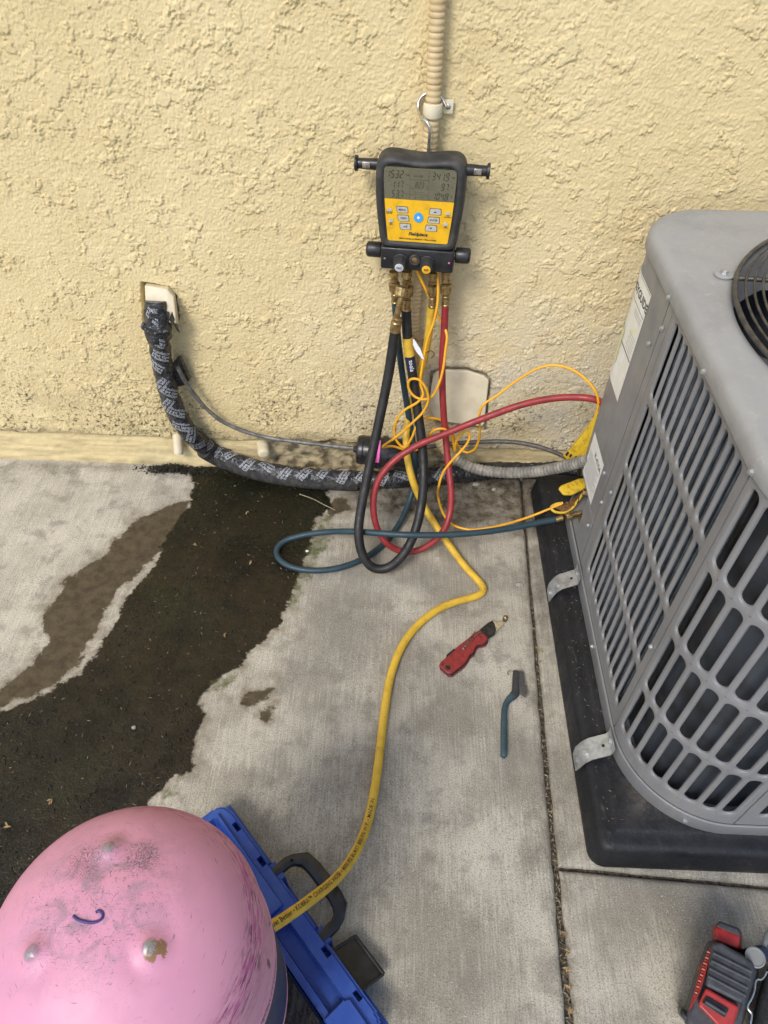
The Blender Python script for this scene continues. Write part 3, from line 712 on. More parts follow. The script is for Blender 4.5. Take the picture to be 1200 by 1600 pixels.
# galvanised hold-down straps
def strap(yc, label):
    w = .019; prof = [(.3815, .1005), (.3812, .0850), (.378, .0805), (.362, .0735), (.350, .0690), (.341, .0600), (.3335, .0420), (.3315, .0270)]
    n = len(prof); v = []; f = []
    for t in (0, .0018):
        for i, (x, z) in enumerate(prof):
            ww = w*(1. if i < n-1 else .78)
            for sgn in (-1, 1): v.append((x-t*.7, yc+sgn*ww-.012*max(0, i-1)/n*1.2, z+t*.7))
    N = 2*n
    for i in range(n-1):
        a = 2*i; f += [(a, a+2, a+3, a+1), (N+a, N+a+1, N+a+3, N+a+2), (a, N+a, N+a+2, a+2), (a+1, a+3, N+a+3, N+a+1)]
    f += [(0, 1, N+1, N), (N-2, 2*N-2, 2*N-1, N-1)]
    e = empty('hold_down_strap', (.36, yc, .06)); tag(e, label, 'strap', 'galvanised straps holding the condenser to the pad')
    o = mk('bent_strip', v, f, MT['galv'], e, 40); inv = Matrix.Translation(-Vector(e.location)); o.matrix_parent_inverse = inv
    for (x, dy, z, d) in ((.3795, 0, .0925, (-1, 0, 0)), (.3425, -.010, .0645, (-.6, 0, .8)), (.3325, -.012, .042, (-.95, 0, .3))):
        s_ = lathe('screw', (x, yc+dy, z), d, [(0, .0062), (.0012, .0062), (.0014, .0042), (.0042, .004)], MT['galv'], e, 6, smooth=20); s_.matrix_parent_inverse = inv
    h = lathe('bolt_hole', (.3695, yc-.003, .0785), (-.35, 0, .93), [(0, .0028), (.0006, .0028)], MT['void'], e, 10); h.matrix_parent_inverse = inv
strap(-.722, 'galvanised bent strap near the front corner of the air conditioner')
strap(-.368, 'galvanised bent strap farther back, nearer the wall, on the pad edge')

# ================================================================== wall fittings and pipes
def own(o, e):
    o.parent = e; o.matrix_parent_inverse = e.matrix_basis.inverted(); return o
def thing(name, loc, label, cat, group=None):
    e = empty(name, loc); tag(e, label, cat, group); return e
# cream sleeve the lines come out of
SL = [[(-0.4965, 0.0, 0.4836), (-0.4546, 0.0, 0.4783), (-0.4457, 0.0, 0.4591), (-0.4533, 0.0, 0.3797), (-0.5161, 0.0, 0.3849)], [(-0.494, -0.012, 0.4917), (-0.4489, -0.016, 0.4874), (-0.439, -0.016, 0.474), (-0.4356, -0.045, 0.4306), (-0.4942, -0.045, 0.4356)]]
a = [Vector(p)+Vector((0, .025, 0)) for p in SL[0]]; b = [Vector(p) for p in SL[1]]
ce = sum(b, Vector())/5
sl = rings('wall_sleeve', [a, [p.lerp(q, .96) for p, q in zip(a, b)], b, [p.lerp(ce, .05)+Vector((0, -.002, 0)) for p in b]], MT['cream'], smooth=30)
bv = sl.modifiers.new('soft', 'BEVEL'); bv.width = .002; bv.segments = 2
tag(sl, 'cream painted sleeve stub in the wall above the taped pipe', 'pipe sleeve')
# square cover plate
pv = [(0.0823, -0.003, 0.2963), (0.0885, -0.002, 0.3058), (0.1128, -0.002, 0.3101), (0.1537, -0.003, 0.3108), (0.1905, -0.004, 0.2998), (0.2027, -0.005, 0.2894), (0.2031, -0.006, 0.2749), (0.2053, -0.018, 0.1815), (0.2005, -0.019, 0.1728), (0.1406, -0.019, 0.1794), (0.0809, -0.018, 0.187), (0.0761, -0.017, 0.1952)]
pb = [Vector(p) for p in pv]; back = [p+Vector((0, .008, 0)) for p in pb]
cp = rings('cover_plate', [back, pb], MT['cream_plate'], smooth=30)
bv = cp.modifiers.new('soft', 'BEVEL'); bv.width = .0022; bv.segments = 2
tag(cp, 'square cream cover plate on the wall behind the red hose', 'cover plate')
# two PVC stubs at the wall base
for p0, p1, r, lb in (((-0.5103, -0.004, 0.0795), (-0.5094, -0.022, 0.0467), .0115, 'small round cream pipe stub low on the wall, left of the taped pipe'), ((-0.3084, 0.0, 0.0752), (-0.3005, -0.036, 0.0712), .0145, 'cream round pipe end poking out just above the taped pipe')):
    d = Vector(p1)-Vector(p0); L = d.length
    s_ = lathe('pipe_stub', Vector(p0)-d*.6, d, [(0, r), (L*1.15, r), (L*1.26, r*.95), (L*1.34, r*.8), (L*1.36, r*.4)], MT['cream'], smooth=50); tag(s_, lb, 'pipe stub')
# insulated suction line wrapped in black printed tape
LINE = Path([(-0.4737, -0.028, 0.4685), (-0.4744, -0.04, 0.4333), (-0.4804, -0.043, 0.3835), (-0.4859, -0.043, 0.313), (-0.4843, -0.043, 0.2254), (-0.4644, -0.043, 0.1498), (-0.4282, -0.0008, 0.052), (-0.3408, -0.0289, 0.034), (-0.2472, -0.0447, 0.026), (-0.1395, -0.0504, 0.024), (-0.0174, -0.0463, 0.024), (0.1207, -0.026, 0.024), (0.2296, -0.0057, 0.025), (0.3699, 0.0051, 0.028), (0.4467, -0.019, 0.05)], .005)
li = thing('insulated_pipe', tuple(LINE.at(LINE.L*.5)[0]), 'thick pipe wrapped in black printed tape along the wall base', 'pipe')
def wrap(s, a): return .0205+.0013*((s/.052+a/(2*math.pi)) % 1.)+.0007*np.sin(s*140+2*a)+.0006*np.sin(s*330-a*3)
ins = own(tube('tape_wrap', LINE, .021, MT['tape'], None, 26, wrap), li)
own(tube('bare_foam', Path([p+np.array([0, -.0065, -.0055 if p[2] < .04 else -.010]) for p in LINE.P[(LINE.s > LINE.L*.30) & (LINE.s < LINE.L*.60)]], .006, raw=True), .0190, MT['foam'], None, 18), li)
own(tube('tape_collar', Path([LINE.at(.018)[0], LINE.at(.045)[0], LINE.at(.078)[0]], .004), .025, MT['tape'], None, 24, lambda s, a: .0245+.002*np.sin(2*a+s*60)+.0012*np.sin(5*a-s*130)), li)
own(tube('loose_fold', Path([(-0.4976, -0.05, 0.4314), (-0.5017, -0.055, 0.4242), (-0.4914, -0.06, 0.4191), (-0.4729, -0.064, 0.418), (-0.4512, -0.06, 0.4235)], .003), .004, MT['tape'], None, 8, lambda s, a: .0035+.0015*np.sin(s*200+a)), li)
fv = [(-0.4392, -0.05, 0.4576), (-0.4393, -0.045, 0.4377), (-0.4435, -0.02, 0.3927), (-0.4441, -0.03, 0.405), (-0.4417, -0.05, 0.432), (-0.4458, -0.055, 0.4435)]
own(rings('tape_flap', [[Vector(p) for p in fv], [Vector(p)+Vector((.001, .002, .001)) for p in fv]], MT['tape']), li)
tv = [(-0.4587, -0.035, 0.3373), (-0.4502, -0.03, 0.339), (-0.4431, -0.022, 0.2766), (-0.454, -0.022, 0.2627), (-0.4686, -0.03, 0.2646), (-0.4713, -0.045, 0.2889), (-0.4656, -0.045, 0.3312)]
own(rings('tape_flap', [[Vector(p) for p in tv], [Vector(p)+Vector((.002, .008, .001)) for p in tv]], MT['tape']), li)
prints = [(.026, .1, 1.0), (.072, .2, 1.0), (.106, .4, 1.15), (.130, -.35, .95), (.178, -.1, -.75), (.200, .6, .9), (.232, -.2, -.8), (.258, .5, .8), (.292, .0, .9), (.322, .4, -.8), (.358, .1, 1.1)]
prints += [(.395+.046*k, .18*((k*7) % 5-2), (1.05, 1.1, .95, 1.15, -.4, 1.05, .9)[k % 7]) for k in range(14)]
for s_, a_, ro in prints:
    if s_ < LINE.L-.03:
        own(text_map('tape_lettering', 'insulation\npipe tape\ninsulation', on_tube(LINE, s_, .0222, a_, (0, -.80, .6) if s_ < .36 else (0, -.35, .94), ro), MT['tape_print'], None, size=.0098, bold=.006, align='CENTER', line=.74), li)
# thin grey liquid line, left length
LQ = Path([(-0.4588, -0.036, 0.3221), (-0.4499, -0.034, 0.2851), (-0.4372, -0.03, 0.2453), (-0.4175, -0.028, 0.2059), (-0.3831, -0.028, 0.1672), (-0.3349, -0.03, 0.1429), (-0.277, -0.034, 0.1298), (-0.2103, -0.04, 0.1264), (-0.1365, -0.046, 0.1234), (-0.0776, -0.05, 0.1219)], .006)
lq = tag(tube('liquid_line', LQ, .0048, MT['copper'], None, 12, lambda s, a: .0046+.0004*np.sin(s*90)+.0002*np.sin(s*310+a)), 'thin grey pipe curving from the taped pipe to the black cylinder', 'pipe')
LQ2 = Path([(0.0249, -0.055, 0.1214), (0.0679, -0.055, 0.135), (0.1247, -0.055, 0.1491), (0.1806, -0.06, 0.1616), (0.2492, -0.07, 0.1753), (0.3029, -0.085, 0.1815), (0.3478, -0.11, 0.1853), (0.388, -0.15, 0.1939), (0.4142, -0.2, 0.218)], .006)
tag(tube('liquid_line', LQ2, .0050, MT['dark_pipe'], None, 12), 'thin brown grey pipe between black cylinder and air conditioner', 'pipe')
# filter drier
a0, a1 = Vector((-0.0828, -0.06, 0.1285)), Vector((0.0513, -0.06, 0.1193)); dd = (a1-a0).normalized(); LL = (a1-a0).length
dr = thing('filter_drier', tuple(a0.lerp(a1, .5)), 'short black filter cylinder with pink sticker behind the hoses', 'filter drier')
own(lathe('drier_body', a0, dd, [(-.006, .006), (0, .009), (.001, .025), (.004, .0310), (.009, .0330), (LL-.009, .0330), (LL-.004, .0310), (LL-.001, .023), (LL, .009), (LL+.02, .006)], MT['drier'], None, 32), dr)
own(lathe('drier_band', a0, dd, [(.013, .0332), (.0135, .0338), (.016, .0338), (.0165, .0332)], MT['drier'], None, 32), dr)
own(lathe('bracket_ring', a0, dd, [(.060, .0335), (.060, .0362), (.072, .0362), (.072, .0335)], MT['black_plastic'], None, 32), dr)
fu = Vector((0, -.8, .6)); fu = (fu-dd*fu.dot(dd)).normalized(); fw = dd.cross(fu)
own(lathe('sight_port', a0+dd*.048+fu*.026-Vector((0, 0, .026)), fu-Vector((0, 0, .5)), [(0, .0135), (.012, .0135), (.013, .012), (.013, .0085), (.010, .0080)], MT['drier'], None, 20), dr)
def on_drier(t0, r, a0_=0.): return lambda x, y: a0+dd*(t0+x)+(fu*math.cos(a0_+y/r)+(-fw)*math.sin(a0_+y/r)*-1)*r
v = [on_drier(.040, .0334)(x, y) for y in np.linspace(-.030, .026, 10) for x in (0, .014)]
pk = own(mk('pink_label', v, [(2*k, 2*k+1, 2*k+3, 2*k+2) for k in range(9)], MT['pink_sticker'], None, 60), dr)
own(text_map('label_lettering', 'DO NOT REMOVE', lambda x, y: on_drier(.0470, .0338)(-y, x-.022), MT['ink'], None, size=.0058, bold=.01), dr)
# flexible conduit: painted run down the wall and bare grey end
CP = [(0.0422, -0.02, 0.9956), (0.0426, -0.02, 0.9656), (0.0442, -0.02, 0.876), (0.045, -0.021, 0.8206), (0.0431, -0.021, 0.7546), (0.0402, -0.022, 0.6586), (0.0353, -0.022, 0.5371), (0.0326, -0.024, 0.4427), (0.0361, -0.027, 0.3704), (0.0479, -0.034, 0.2958), (0.0682, -0.045, 0.228), (0.0968, -0.06, 0.1746), (0.1338, -0.078, 0.1354), (0.1837, -0.095, 0.1164), (0.2395, -0.11, 0.1194), (0.2978, -0.13, 0.1411), (0.348, -0.16, 0.1847), (0.3925, -0.2, 0.2451), (0.414, -0.24, 0.2941)]
CON = Path(CP, .0016)
co_e = thing('flexible_conduit', CP[0], 'ribbed flexible conduit running down the wall, painted tan then grey', 'conduit')
k1 = int(np.searchsorted(CON.s, CON.L*.70))
def part_path(P, a, b):
    q = Path.__new__(Path); q.P, q.T, q.N, q.B = P.P[a:b], P.T[a:b], P.N[a:b], P.B[a:b]; q.s = P.s[a:b]; q.L = q.s[-1]; return q
rib = lambda s, a: .0102+.0024*np.abs(np.sin(s*math.pi/.0086))**.5
m = Mat('tan_painted_conduit'); m.set(Base_Color=m.mix(m.ramp(m.noise(40, 4), .4, .7), (.58, .45, .25), (.50, .37, .19)), Roughness=.6); MT['tan'] = m.m
m = Mat('bare_grey_conduit'); m.set(Base_Color=m.mix(m.ramp(m.noise(45, 5), .42, .62), (.17, .162, .142), (.29, .268, .225)), Roughness=.6); MT['bare'] = m.m
own(tube('painted_run', part_path(CON, 0, k1), .012, MT['tan'], None, 18, rib), co_e)
own(tube('bare_run', part_path(CON, k1-1, len(CON.P)), .012, MT['bare'], None, 18, rib), co_e)
# conduit strap with screw
c0, t0 = CON.at(CON.s[np.argmin(np.linalg.norm(CON.P-np.array(CP[3]), axis=1))]); c0 = Vector(c0)
cs = thing('conduit_strap', tuple(c0), 'cream one hole strap holding the conduit to the wall', 'strap')
v = []; f = []
for j, z in enumerate((-.011, -.009, .009, .011)):
    for k in range(17):
        a = R(180+180*k/16); rr_ = .0152 if j in (1, 2) else .0140
        v.append(c0+Vector((math.cos(a)*rr_, math.sin(a)*rr_, z)))
for j in range(3):
    for k in range(16): f.append((j*17+k, j*17+k+1, (j+1)*17+k+1, (j+1)*17+k))
own(mk('band', v, f, MT['cream_plate'], None, 60), cs).modifiers.new('t', 'SOLIDIFY').thickness = .0012
tb = own(rbox('tab', c0+Vector((.0235, .014, .001)), (.020, .0028, .021), .001, MT['cream_plate']), cs)
own(lathe('screw', c0+Vector((.025, .0122, .002)), (0, -1, 0), [(0, .0042), (.001, .004), (.0016, .003)], MT['steel'], None, 12), cs)

# ================================================================== digital manifold gauge
GC = (0.0381, 0.0, 0.6925)
ga = thing('manifold_gauge', GC, 'digital manifold gauge with yellow face and grey screen hanging on the conduit', 'gauge')
ga.rotation_euler = (R(0), R(-.8), R(-6.5)); ga.location = (GC[0], -.004, GC[2])
G = lambda o: sub(o, ga)
hl = catmull([(x, 0, z) for x, z in [(-.0605, .0735), (-.045, .0745), (-.024, .0722), (0, .0705), (.024, .0722), (.045, .0745), (.0605, .0735), (.0700, .0665), (.0742, .054), (.0752, .030), (.0745, -.004), (.0712, -.038), (.0672, -.068), (.0620, -.0775), (.050, -.0805), (0, -.0808), (-.050, -.0805), (-.0620, -.0775), (-.0672, -.068), (-.0712, -.038), (-.0745, -.004), (-.0752, .030), (-.0742, .054), (-.0700, .0665)]], 4, closed=True)
def hloop(d, y): return [(p[0]*(1-d/.075), y, p[2]*(1-d/.081)) for p in hl]
G(rings('rubber_housing', [hloop(.006, -.026), hloop(.001, -.030), hloop(0, -.036), hloop(0, -.058), hloop(.0012, -.066), hloop(.0040, -.0715), hloop(.0080, -.0740), hloop(.0115, -.0735), hloop(.0135, -.0712), hloop(.0150, -.0695)], MT['boot'], smooth=50))
def flat(name, pts, y, mat, t=.0015, bev=0., parent=None):
    o = rings(name, [[(x, y+t, z) for x, z in pts], [(x, y+t*.25, z) for x, z in pts], [(x*.995+sum(p[0] for p in pts)/len(pts)*.005, y, z*.995+sum(p[1] for p in pts)/len(pts)*.005) for x, z in pts]], mat, smooth=30)
    return sub(o, parent or ga)
YF = -.0718
scr = flat('screen', [(-.0585, .0075), (.0585, .0075), (.0600, .040), (.0592, .0555), (.056, .0585), (-.056, .0585), (-.0592, .0555), (-.0600, .040)], YF-.0004, MT['lcd'])
fc = flat('face_plate', [(-.0500, -.0655), (.0500, -.0655), (.0525, -.0635), (.0560, -.030), (.0585, .0070), (-.0585, .0070), (-.0560, -.030), (-.0525, -.0635)], YF, MT['face'])
YT = YF-.0007
SEG = {'0': 'abcdef', '1': 'bc', '2': 'abged', '3': 'abgcd', '4': 'fgbc', '5': 'afgcd', '7': 'abc', '8': 'abcdefg', '9': 'abcdfg', '-': 'g'}
def seven(txt, x, z, h, parent, right=True):
    w = h*.48; t = h*.105; adv = h*.66; v = []; f = []; sl_ = .16
    chars = []; 
    for c in txt:
        if c == '.': chars[-1] = (chars[-1][0], True)
        else: chars.append((c, False))
    x0 = x-adv*len(chars) if right else x
    def quadp(pts):
        b = len(v)
        for a_, c_ in pts: v.append((a_+sl_*c_, YT, z+c_))
        f.append(tuple(range(b, b+len(pts))))
    H2 = h/2
    for k, (c, dot) in enumerate(chars):
        ox = x0+adv*k
        hs = lambda zc: [(ox+t*.7, zc), (ox+t*1.2, zc-t/2), (ox+w-t*1.2, zc-t/2), (ox+w-t*.7, zc), (ox+w-t*1.2, zc+t/2), (ox+t*1.2, zc+t/2)]
        vs = lambda xc, za, zb: [(xc, za+t*.6), (xc+t/2, za+t*1.1), (xc+t/2, zb-t*1.1), (xc, zb-t*.6), (xc-t/2, zb-t*1.1), (xc-t/2, za+t*1.1)]
        mp = {'a': hs(H2), 'g': hs(0), 'd': hs(-H2), 'b': vs(ox+w-t/2, 0, H2), 'c': vs(ox+w-t/2, -H2, 0), 'f': vs(ox+t/2, 0, H2), 'e': vs(ox+t/2, -H2, 0)}
        for s_ in SEG[c]: quadp(mp[s_])
        if dot: quadp([(ox+w+t*.35, -H2-t/2), (ox+w+t*1.25, -H2-t/2), (ox+w+t*1.25, -H2+t*.4), (ox+w+t*.35, -H2+t*.4)])
    me = bpy.data.meshes.new('digits'); me.from_pydata(v, [], f); return sub(link('digits', me, MT['lcd_ink']), parent)
for tx, x, z, h in (('153.2', -.0255, .0475, .0112), ('117', -.0255, .0312, .0105), ('53.7', -.0255, .0158, .0105), ('341.9', .0495, .0475, .0112), ('9.7', .0495, .0312, .0105), ('104.8', .0495, .0158, .0105), ('82.3', .0085, .0325, .0078)): seven(tx, x, z, h, scr)
for z in (.0205, .0120): seven('----', .0085, z, .0062, scr)
def gtext(name, body, x, z, size, mat, parent, bold=0., shear=0., align='CENTER', y=None):
    yy = y if y is not None else YT
    return sub(text_map(name, body, lambda a_, b_: Vector((x+a_, yy, z+b_)), mat, None, size=size, bold=bold, shear=shear, align=align), parent)
for x, z in ((-.0235, .0475), (-.0235, .0312), (-.0235, .0158)): gtext('unit_lettering', 'psig' if z > .04 else '\u00b0F', x, z, .0035, MT['lcd_ink'], scr, align='LEFT')
for x, z in ((.0515, .0475), (.0515, .0312), (.0515, .0158)): gtext('unit_lettering', 'psig' if z > .04 else '\u00b0F', x, z, .0035, MT['lcd_ink'], scr, align='LEFT')
gtext('unit_lettering', 'R-410A', -.003, .0460, .0052, MT['lcd_line'], scr, .01); gtext('unit_lettering', '\u00b0F', .0098, .0302, .003, MT['lcd_ink'], scr, align='LEFT')
def lrect(x0, x1, z0, z1): return sub(mk('grid_line', [(x0, YT, z0), (x1, YT, z0), (x1, YT, z1), (x0, YT, z1)], [(0, 1, 2, 3)], MT['lcd_line']), scr)
for x in (-.0165, .0145): lrect(x, x+.0004, .009, .0572)
for z in (.0402, .0262, .0163): lrect(-.0165, .0145, z, z+.0004)
# keys
def key(pts, mat, name='button'): return flat(name, pts, YF-.0014, mat, .0014)
for (x, z, tx, sk) in ((-.0280, -.0100, 'MENU', 1), (-.0258, -.0243, 'VIEW', 1), (-.0222, -.0385, 'A/B', 1), (.0280, -.0100, None, -1), (.0258, -.0243, 'ENTER', -1), (.0222, -.0385, None, -1)):
    w, h = .0095, .0047
    sh = .0016*sk
    pts = [(x-w+max(0, sh)*1.2, z-h), (x+w+min(0, sh)*1.2, z-h), (x+w, z-h*.2), (x+w-max(0, sh)*1.5, z+h), (x-w-min(0, sh)*1.5, z+h), (x-w, z-h*.2 if sk < 0 else z+h*.8)]
    pts = [(x-w+.0006+max(0, sh), z-h), (x+w-.0006+min(0, sh)*0, z-h), (x+w, z-h+.0012), (x+w-max(0, sh)*.6, z+h-.0012), (x+w-.0012-max(0, sh)*.6, z+h), (x-w+.0012-min(0, sh)*.6, z+h), (x-w-min(0, sh)*.6, z+h-.0012), (x-w+max(0, sh)*.9, z-h+.0012)]
    rim = flat('button_rim', [((px_-x)*1.1+x, (pz-z)*1.16+z) for px_, pz in pts], YF-.0006, MT['ink'], .0006)
    k = key(pts, MT['button'])
    if tx: gtext('legend', tx, x, z, .0046, MT['ink'], k, .02, .1, y=YF-.0017)
    else:
        sg = 1 if z > -.02 else -1
        sub(mk('arrow', [(x-.0025, YF-.0017, z-.0014*sg), (x+.0025, YF-.0017, z-.0014*sg), (x, YF-.0017, z+.0018*sg)], [(0, 1, 2) if sg > 0 else (0, 2, 1)], MT['ink']), k)
for x, z, t1 in ((-.0497, -.0115, 'BACKLIGHT\nON / OFF'), (-.0470, -.0300, 'SHC\nZERO'), (.0497, -.0115, 'MIN\nMAX HOLD'), (.0470, -.0300, 'VAC\nMICRON')):
    key([(x+.0042*math.cos(R(30*i)), z+.0027*math.sin(R(30*i))) for i in range(12)], MT['button'])
    gtext('legend', t1, x, z-.0052, .0022, MT['ink'], fc, .03)
key([(.0080*math.cos(R(15*i)), -.0215+.0083*math.sin(R(15*i))) for i in range(24)], MT['blue_button'], 'power_button')
pr = flat('power_ring', [(.0024*math.cos(R(30*i)), -.0215+.0024*math.sin(R(30*i))) for i in range(12)], YF-.0018, MT['label'], .0004)
gtext('maker_lettering', 'Fieldpiece', .0, -.0510, .0082, MT['ink'], fc, .03, .25)
gtext('maker_lettering', 'SMAN Refrigerant Manifold + Micron Gauge', .0, -.0598, .0036, MT['ink'], fc, .025, .1)
# manifold block, valves, handles
G(rbox('manifold_block', (0, -.050, -.0985), (.130, .046, .040), .003, MT['black_plastic']))
for sx in (-1, 1):
    G(lathe('side_knob', (sx*.0645, -.050, -.0945), (sx, 0, 0), [(0, .008), (.002, .008), (.0025, .0128), (.004, .0136), (.024, .0136), (.027, .0128), (.029, .0105), (.0295, .006)], MT['black_plastic'], None, 28))
    G(lathe('knob_collar', (sx*.0640, -.050, -.0945), (sx, 0, 0), [(-.001, .0105), (.0015, .0105)], MT['brass'], None, 24))
    hb = G(lathe('grip_bar', (sx*.064, -.046, .0510), (sx, 0, 0), [(0, .0098), (.006, .0095), (.042, .0082), (.043, .0118), (.0445, .0125), (.047, .0125), (.048, .0112)], MT['black_plastic'], None, 24))
    sub(rbox('magnet_plate', (sx*.0920, -.0548, .0520), (.0125, .0016, .0095), .0004, MT['steel']), ga)
    G(lathe('set_screw', (sx*.0575, -.0728, -.0985), (0, -1, 0), [(0, .0018), (.0008, .0018)], MT['pink_sticker'] if sx > 0 else MT['ink_grey'], None, 10))
for x, capm, tx in ((-.0285, MT['grey_cap'], 'VAC'), (.0195, MT['yellow_cap'], 'REF')):
    kb = G(lathe('front_knob', (x, -.072, -.1000), (0, -1, -.12), [(0, .0135), (.003, .0142), (.004, .0128), (.020, .0112), (.023, .0100), (.0235, .0080)], MT['boot'], None, 20, smooth=25, knurl=(.003, .021)))
    c = Vector((x, -.072, -.1))+Vector((0, -1, -.12)).normalized()*.0236
    cpk = sub(lathe('knob_cap', c, (0, -1, -.12), [(-.001, .0078), (.0008, .0078), (.0011, .0070)], capm, None, 24), kb)
    sub(text_map('knob_legend', tx, lambda a_, b_: c+Vector((a_, -.0015-.12*b_*-1*0, b_-.0002)), MT['ink'], None, size=.0052, bold=.03, align='CENTER'), kb)
G(lathe('sight_glass', (-.003, -.0725, -.0965), (0, -1, -.05), [(0, .0100), (.004, .0100), (.005, .0092), (.005, .0062), (.003, .0058)], MT['wire_guard'], None, 24))
G(lathe('glass_disc', (-.003, -.0740, -.0965), (0, -1, -.05), [(0, .0060), (.0022, .0056), (.0028, .0035)], MT['brass'], None, 20))
HK = Path([(0.0417, -0.04, 0.7392), (0.0415, -0.036, 0.7599), (0.0418, -0.042, 0.7866), (0.0415, -0.044, 0.7987), (0.0384, -0.043, 0.8077), (0.0311, -0.036, 0.8118), (0.0248, -0.022, 0.8148), (0.0219, -0.012, 0.821), (0.023, -0.007, 0.8298), (0.0288, -0.006, 0.837), (0.0377, -0.005, 0.8406), (0.048, -0.005, 0.84), (0.0575, -0.006, 0.835), (0.0631, -0.009, 0.8287), (0.0664, -0.014, 0.8238)], .003)
own(tube('hanging_hook', HK, .0026, MT['steel'], None, 10), ga)

# ================================================================== hoses
def fitting(e, p, d, kind='nut', rot=None, s=1.):
    """brass swivel: stem, knurled nut and ferrule pointing along d"""
    if kind == 'port':
        own(lathe('brass_port', p, d, [(0, .0085*s), (.008*s, .0085*s), (.009*s, .0065*s), (.016*s, .0065*s), (.017*s, .008*s), (.020*s, .008*s)], MT['brass'], None, 16, smooth=25), e)
    elif kind == 'nut':
        own(lathe('knurled_nut', p, d, [(0, .0075*s), (.0015*s, .0102*s), (.004*s, .0108*s), (.014*s, .0108*s), (.0165*s, .0102*s), (.018*s, .0072*s), (.022*s, .0068*s)], MT['brass'], None, 28, smooth=20, knurl=(.003, .015*s)), e)
    else:
        own(lathe('ferrule', p, d, [(0, .0066*s), (.001*s, .0074*s), (.016*s, .0074*s), (.017*s, .0082*s), (.0195*s, .0082*s), (.020*s, .0074*s)], MT['brass'], None, 18, smooth=25), e)
def hose(name, pts, r, mat, label, cat='hose', seg=16, relax=2):
    p = Path(pts, .006, relax=relax); e = thing(name, tuple(p.P[0]), label, cat); own(tube('hose_tube', p, r, mat, None, seg), e); return e, p
def chain(e, l, kinds, s=1.):
    """l: list of points top to bottom; pieces of fitting between them"""
    for (p, q), k in zip(zip(l[:-1], l[1:]), kinds): fitting(e, p, Vector(q)-Vector(p), k, s=s)
# red
red, rp = hose('red_hose', [(0.0902, -0.062, 0.5007), (0.0924, -0.066, 0.4424), (0.0932, -0.074, 0.3816), (0.1007, -0.088, 0.2972), (0.1121, -0.104, 0.2164), (0.1247, -0.15, 0.1478), (0.13, -0.19, 0.1196), (0.1279, -0.222, 0.0993), (0.1173, -0.245, 0.071), (0.0942, -0.258, 0.0429), (0.0594, -0.264, 0.0202), (0.0246, -0.265, 0.0195), (-0.0067, -0.262, 0.0419), (-0.0285, -0.246, 0.0766), (-0.0367, -0.222, 0.1242), (-0.0298, -0.2, 0.1598), (-0.003, -0.178, 0.1956), (0.0461, -0.158, 0.2281), (0.1132, -0.142, 0.2555), (0.1888, -0.13, 0.2894), (0.2626, -0.122, 0.3206), (0.3363, -0.12, 0.3382), (0.3952, -0.135, 0.3474), (0.4173, -0.175, 0.3546)], .0070, MT['red_hose'], 'red rubber hose looping down from the gauge and back up to the air conditioner')
chain(red, [(0.0864, -0.056, 0.5646), (0.0883, -0.058, 0.5404), (0.0901, -0.06, 0.5182), (0.0909, -0.062, 0.4927)], ('port', 'nut', 'ferrule'))
# black loop
blk, bp = hose('black_hose', [(-0.0031, -0.092, 0.4552), (-0.0129, -0.11, 0.3721), (-0.0282, -0.145, 0.287), (-0.0463, -0.195, 0.2002), (-0.0598, -0.245, 0.1371), (-0.0646, -0.283, 0.0954), (-0.0554, -0.309, 0.0564), (-0.0359, -0.321, 0.0297), (-0.0127, -0.323, 0.025), (0.0113, -0.318, 0.0373), (0.0383, -0.298, 0.0653), (0.0555, -0.268, 0.0972), (0.0656, -0.228, 0.1356), (0.0677, -0.18, 0.1734), (0.0609, -0.138, 0.2254), (0.0465, -0.104, 0.2957), (0.0342, -0.086, 0.3615), (0.024, -0.076, 0.4174), (0.018, -0.068, 0.4689), (0.0171, -0.066, 0.4896)], .0098, MT['black_hose'], 'thick black hose hanging in a long loop under the gauge')
for s0, s1, m_, nm in ((bp.L-.094, bp.L-.056, MT['yellow_hose'], 'yellow_band'), (bp.L-.122, bp.L-.096, MT['navy_band'], 'printed_band')):
    b_ = own(tube(nm, Path([bp.at(s_)[0] for s_ in np.linspace(s0, s1, 8)], .004, raw=True), .0104, m_, None, 18), blk)
own(text_map('band_lettering', 'tools', on_tube(bp, bp.L-.100, .0106, .1, (0, -1, .2), 0, -1), MT['tag_white'], None, size=.012, bold=.01), blk)
chain(blk, [(0.0152, -0.056, 0.5621), (0.0163, -0.06, 0.5363), (0.0169, -0.064, 0.5098), (0.0175, -0.066, 0.4814)], ('port', 'nut', 'ferrule'), 1.15)
own(lathe('knurled_nut', (0.0079, -0.082, 0.5468), Vector((0.0031, -0.092, 0.5228))-Vector((0.0079, -0.082, 0.5468)), [(0, .008), (.002, .0122), (.016, .0122), (.019, .0105), (.0205, .007)], MT['brass'], None, 28, smooth=20, knurl=(.001, .017)), blk)
own(tube('brass_elbow', Path([(0.016, -0.062, 0.5451), (0.0105, -0.082, 0.5406), (0.0064, -0.092, 0.5281), (0.0024, -0.094, 0.5082), (-0.0015, -0.094, 0.484), (-0.0028, -0.093, 0.4669)], .004), .0058, MT['brass'], None, 14), blk)
own(lathe('ferrule', (0.0001, -0.094, 0.4895), Vector((-0.0042, -0.092, 0.4495))-Vector((0.0001, -0.094, 0.4895)), [(0, .0072), (.001, .0085), (.003, .0085), (.004, .0078), (.008, .0082), (.010, .0100), (.030, .0105), (.031, .0096)], MT['brass'], None, 20, smooth=25), blk)
